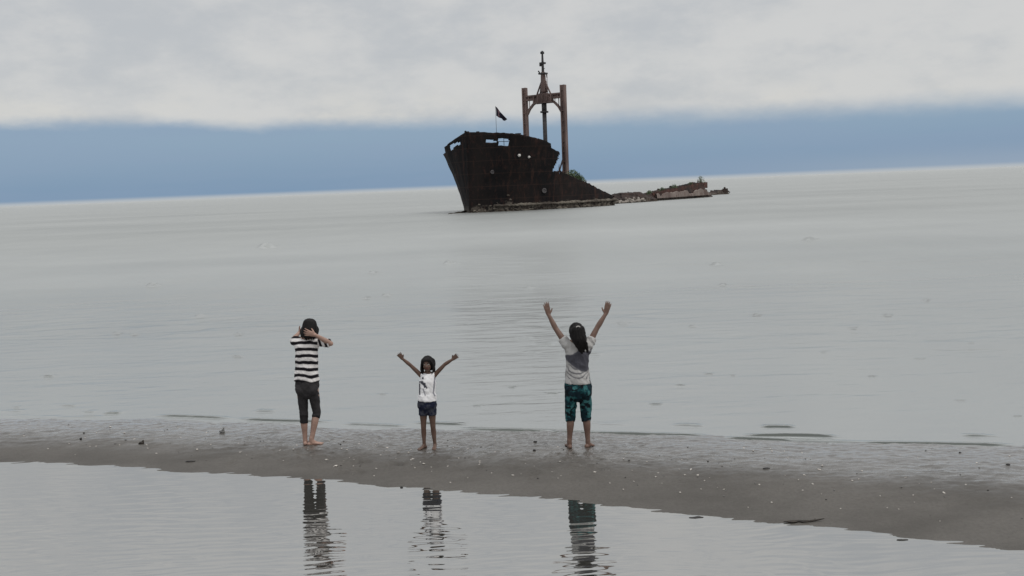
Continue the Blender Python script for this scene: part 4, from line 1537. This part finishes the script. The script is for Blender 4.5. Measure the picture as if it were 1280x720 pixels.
def girl_top(co):
    x, y = projn(co)
    w = np.tile([.80, .79, .80], (len(co), 1))
    fr = co[:, 1] < shm.y
    def seg(x0, y0, x1, y1, r):
        dx, dy = x1 - x0, y1 - y0
        t = np.clip(((x - x0) * dx + (y - y0) * dy) / (dx * dx + dy * dy + 1e-9), 0, 1)
        return np.hypot(x - x0 - t * dx, y - y0 - t * dy) < r
    m = seg(528.4, 472.6, 528.5, 472.9, 1.3) | seg(521, 477.8, 528, 477.2, 1.0) | seg(527, 478, 530.5, 481, 1.7) | seg(530, 480, 533.5, 485, 1.0) | seg(524.6, 480, 524.6, 493, .8) | seg(531, 479.5, 531, 484, 1.2)
    m2 = seg(528.8, 486, 531.5, 494, .8) | seg(541.5, 491, 543.5, 494.5, 1.0) | seg(543.5, 472, 542, 489, 1.0)  # lighter grey marks and a strip down the right edge
    w[m & fr] = (.07, .07, .085); w[m2 & fr] = (.28, .28, .31)
    return w
paint(me, girl_top); link('sleeveless_top', me, M_CLOTH, rootG)
b = MB()
b.tube([pel - V3((0, 0, .045)), pel, P(534, 498.5)], [(.094, .075), (.118, .092), (.104, .080)], 20, side=side, flat=(False, True))
for k in 'LR':
    hj, kn = J['hp' + k], J['kn' + k]
    b.tube([hj + V3((0, 0, .03)), lerp(hj, kn, .15), lerp(hj, kn, .38)], [(.056, .070), (.056, .068), (.052, .064)], 16, flat=(False, True))
me = b.voxel(.005, 3); folds(me, .006, 3, 18, 14)
def denim(co):
    n = fbm(co[:, 0] * 24, co[:, 2] * 30, 3, 6)[:, None]
    y = projn(co)[1]
    c = np.array([.012, .015, .032]) * (1 - sstep(.45, .7, n)) + np.array([.045, .048, .062]) * sstep(.45, .7, n)
    c[y < 502.5] = (.012, .013, .026)
    return c
paint(me, denim); link('denim_shorts', me, M_CLOTH, rootG)
b = MB(); hp = hdG['P']
b.ell(hp(0, -.026, .028), (.084 * .86, .100 * .82, .094 * .86), X=hdG['r'], Z=hdG['up'])
b.ell(hp(0, .0, .068), (.058 * .86, .076 * .82, .046 * .86), X=hdG['r'], Z=hdG['up'])
rr = random.Random(5)
for q in (-1, 1):
    for i in range(13):
        a = rr.uniform(0, 1)
        x0 = q * (.055 + .03 * a); y0 = .035 - .10 * a
        b.tube([hp(q * .02, .01, .10), hp(x0, y0 + .012, .058), hp(q * (.080 + .010 * rr.random()), y0, -.01), hp(q * (.074 + .020 * rr.random()), y0 - .004, -.075), hp(q * (.064 + .034 * rr.random()), y0, -.112 - .030 * rr.random())],
               [.010, .013, .013, .011, .005], 7)
for i in range(10):
    x0 = -.05 + .01 * i
    b.tube([hp(x0 * .5, -.06, .09), hp(x0, -.095, 0), hp(x0 * 1.2, -.085, -.09 - .01 * rr.random())], [.014, .018, .008], 7)
for i in range(9):                       # short fringe
    x0 = -.044 + .011 * i
    b.tube([hp(x0 * .5, .03, .100), hp(x0 * .9, .072, .078), hp(x0 * 1.05, .084, .050 + .006 * rr.random())], [.009, .009, .004], 6)
me = b.voxel(.0045, 1); hair_tex(me, hdG, .003)
link('hair', me, M_HAIR, rootG)

# ------------------------------------------------------------------ small things lying on the sandbar
M_STONE = simple_mat('dark_wet_stone', (.012, .011, .011), (.03, .027, .025), 30, .5, .5, .004)
M_SHELL = simple_mat('pale_shell', (.62, .58, .54), (.42, .38, .34), 40, .5, .3, .002)
M_GSTONE = simple_mat('grey_stone', (.10, .10, .10), (.18, .175, .165), 30, .7, .5, .004)
M_WOOD = simple_mat('wet_driftwood', (.014, .011, .009), (.035, .027, .02), 25, .6, .6, .004)


def lump(seed, rx, ry, rz, amp=.3, n=14, m=10):
    b = MB(); b.ell((0, 0, 0), (rx, ry, rz), n=n, m=m)
    me = b.mesh()
    r = min(rx, ry, rz)
    push(me, lambda c: amp * r * 2 * (fbm(c[:, 0] / rx * 1.2 + seed * 3.1, c[:, 1] / ry * 1.2 + c[:, 2] / rz * 1.7, 3, seed) - .5))
    return me


def shell_mesh(seed):
    """half of a ribbed bivalve shell lying on the sand"""
    vs, fs = [], []
    n, m = 15, 6
    for i in range(n):
        a = math.pi * (.08 + .84 * i / (n - 1))
        rib = 1 + .06 * (i % 2)
        for j in range(m):
            r = (j / (m - 1))
            vs.append((math.cos(a) * r * rib, math.sin(a) * r * rib * .85 - .3, .42 * math.sin(math.pi * min(r, .98) * .9) * (1 - .25 * abs(math.cos(a))) + .02))
    for i in range(n - 1):
        for j in range(m - 1):
            a = i * m + j
            fs.append((a, a + 1, a + m + 1, a + m))
    me = bpy.data.meshes.new('shell'); me.from_pydata(vs, [], fs)
    return solid(me, .07)


def put(name, me, mat, px, py, label, cat, scale=1.0, rz=0, group=None, sink=.3, tilt=0):
    p = ground(px, py)
    o = bpy.data.objects.new(name, me)
    if not me.materials:
        me.materials.append(mat)
        me.polygons.foreach_set('use_smooth', [True] * len(me.polygons))
    COL.objects.link(o)
    z0 = min(v.co.z for v in me.vertices) * scale
    z1 = max(v.co.z for v in me.vertices) * scale
    o.location = (p.x, p.y, p.z - z0 - (z1 - z0) * sink)
    o.scale = (scale,) * 3
    o.rotation_euler = (tilt, tilt * .5, rz)
    tag(o, label, cat, group)
    return o


b = MB()
b.ell((0, 0, .018), (.034, .022, .02)); b.ell((.018, 0, .034), (.014, .012, .02)); b.ell((-.02, .004, .01), (.022, .016, .012)); b.tube([(.02, 0, .03), (.028, 0, .055)], [.010, .004], 8)
put('driftwood_lump', b.voxel(.003, 1), M_WOOD, 177, 555, 'black knobbly lump of driftwood on the left part of the sandbar', 'driftwood', 1.0, .2, sink=.1)
b = MB()
b.ell((0, 0, .018), (.036, .022, .02)); b.ell((.012, 0, .038), (.02, .014, .018)); b.tube([(.016, 0, .045), (.022, 0, .07), (.012, 0, .078)], [.010, .007, .004], 8); b.ell((-.026, 0, .026), (.016, .014, .014))
put('coral_lump', b.voxel(.003, 1), M_GSTONE, 278, 541, 'grey upright knobbly lump between driftwood lump and striped woman', 'coral', 1.0, 0, sink=.08)
b = MB()
pts = [(-.19, -.006, .012), (-.10, .004, .012), (0, 0, .010), (.05, -.004, .014), (.12, .01, .018), (.175, .004, .03)]
b.tube(pts, [.005, .010, .013, .009, .008, .004], 10)
b.tube([(-.05, 0, .01), (-.02, -.02, .012), (.03, -.035, .014)], [.007, .006, .003], 8)
b.tube([(.08, .004, .014), (.10, .02, .03)], [.005, .003], 8)
b.ell((-.11, 0, .010), (.05, .02, .009))
me = b.voxel(.003, 1)
put('driftwood_stick', me, M_WOOD, 1006, 652.5, 'long thin dark stick on the sand near the pool edge', 'driftwood', 1.0, -.05, sink=.15)
put('stone', lump(3, .016, .013, .016), M_STONE, 101, 549, 'dark upright stone, lowest of three near the left photo edge', 'stone')
put('stone', lump(5, .013, .010, .010), M_STONE, 105, 541.5, 'small dark stone just above the upright stone at far left', 'stone')
put('stone', lump(6, .017, .010, .007), M_STONE, 144, 555.3, 'flat dark stone just left of the black driftwood lump', 'stone')
put('stone', lump(8, .014, .012, .009), M_STONE, 157, 550.6, 'small dark stone between the flat stone and driftwood lump', 'stone')
put('stone', lump(9, .024, .016, .010), M_STONE, 669, 552.5, 'dark oval stone left of the arm raising woman', 'stone')
put('stone', lump(10, .018, .014, .010), M_STONE, 668, 563, 'rounder dark stone below the oval stone left of the raised-arm woman', 'stone')
put('stone', lump(11, .016, .012, .010), M_STONE, 502, 609.5, 'single dark stone at the pool edge below the girl', 'stone')
put('stone', lump(12, .040, .018, .010), M_STONE, 958, 586, 'flat dark stone on bare sand right of the raised-arm woman', 'stone')
put('stone', lump(13, .013, .010, .009), M_STONE, 1200, 566, 'small dark stone near the water edge at the right', 'stone')
put('stone', lump(14, .024, .012, .009), M_STONE, 1260, 581, 'dark stone closest to the right photo edge', 'stone')
put('seaweed_scrap', lump(15, .07, .018, .006, .9), M_STONE, 870, 647, 'flat dark seaweed scrap on the pool edge left of the stick', 'seaweed', sink=.3)
put('seaweed_scrap', lump(16, .05, .014, .005, .9), M_STONE, 1128, 675, 'dark seaweed scrap at pool edge right of the long stick', 'seaweed', sink=.3)
put('seaweed_scrap', lump(17, .06, .018, .008, .5), M_STONE, 238, 577, 'low dark seaweed scrap on sand right of the driftwood lump', 'seaweed', sink=.3)

protoS = [shell_mesh(k) for k in range(2)]
chips = [lump(30 + k, .9, .6, .35, .5, 9, 6) for k in range(4)]
for m_ in protoS + chips:
    m_.materials.append(M_SHELL); m_.polygons.foreach_set('use_smooth', [True] * len(m_.polygons))
pebs = [lump(40 + k, .9, .7, .5, .4, 9, 6) for k in range(4)]
for m_ in pebs:
    m_.materials.append(M_STONE); m_.polygons.foreach_set('use_smooth', [True] * len(m_.polygons))
gpebs = [m_.copy() for m_ in pebs]
for m_ in gpebs:
    m_.materials.clear(); m_.materials.append(M_GSTONE)
big = [(743.5, 590.5, .017), (1180, 616, .016), (1221, 579, .018), (949, 606, .015), (852, 575, .014), (864, 587, .020), (872, 594, .018), (856, 594, .015), (1016, 605, .014), (1024, 587, .017),
       (1028, 582, .014), (1005, 594, .016), (1065, 601, .017), (1051, 636, .012), (792, 602, .014), (138, 534, .022), (120, 558, .015), (168, 549, .018), (258, 541, .014), (641, 594, .014),
       (420, 583, .026), (408, 575, .020), (437, 588, .016), (246, 562, .024), (484, 560, .016), (498, 566, .020), (455, 577, .015), (516, 574, .018), (573, 573, .016), (560, 583, .013), (1132, 597, .014), (470, 586, .018), (530, 580, .016), (600, 579, .016), (375, 571, .014), (350, 563, .016), (585, 561, .013), (30, 545, .014), (60, 561, .013), (700, 577, .014), (690, 590, .012), (905, 612, .012), (1100, 620, .012), (930, 560, .014), (985, 572, .013)]
LB1 = 'pale shell lying on the wet grey sandbar'
LB2 = 'tiny pale shell chip on the wet grey sandbar'
LB3 = 'tiny dark pebble on the wet grey sandbar'
for (px, py, sc) in big:
    put('shell', protoS[0] if random.random() < .7 else protoS[1], M_SHELL, px, py, LB1, 'shell', sc * random.uniform(1.0, 1.4), random.uniform(0, 6.28), 'pale shells on the sandbar', .1, random.uniform(-.3, .3))


def bar_px():
    """random photograph point on the bar; denser round the walked middle"""
    while True:
        px = random.uniform(0, 1280); f = random.betavariate(1.6, 1.9)
        ytop = 521 + (556 - 521) * px / 1280
        ybot = float(np.interp(px, [0, 640, 1280], [577, 621, 690]))
        py = ytop + 6 + (ybot - ytop - 12) * f
        wgt = .35 + .65 * math.exp(-((px - 560) / 330) ** 2)
        if f > .7: wgt *= .4
        if random.random() < wgt:
            return px, py


for i in range(150):
    px, py = bar_px()
    put('shell_chip', chips[i % 4], M_SHELL, px, py, LB2, 'shell', random.uniform(.005, .014), random.uniform(0, 6.28), 'shell chips on the sandbar', .25)
for i in range(120):
    px, py = bar_px()
    put('pebble', (pebs if i % 5 < 2 else gpebs)[i % 4], M_STONE, px, py, LB3 if i % 5 < 2 else 'tiny grey pebble on the wet grey sandbar', 'pebble', random.uniform(.005, .012), random.uniform(0, 6.28),
        'dark pebbles on the sandbar' if i % 5 < 2 else 'grey pebbles on the sandbar', .3)
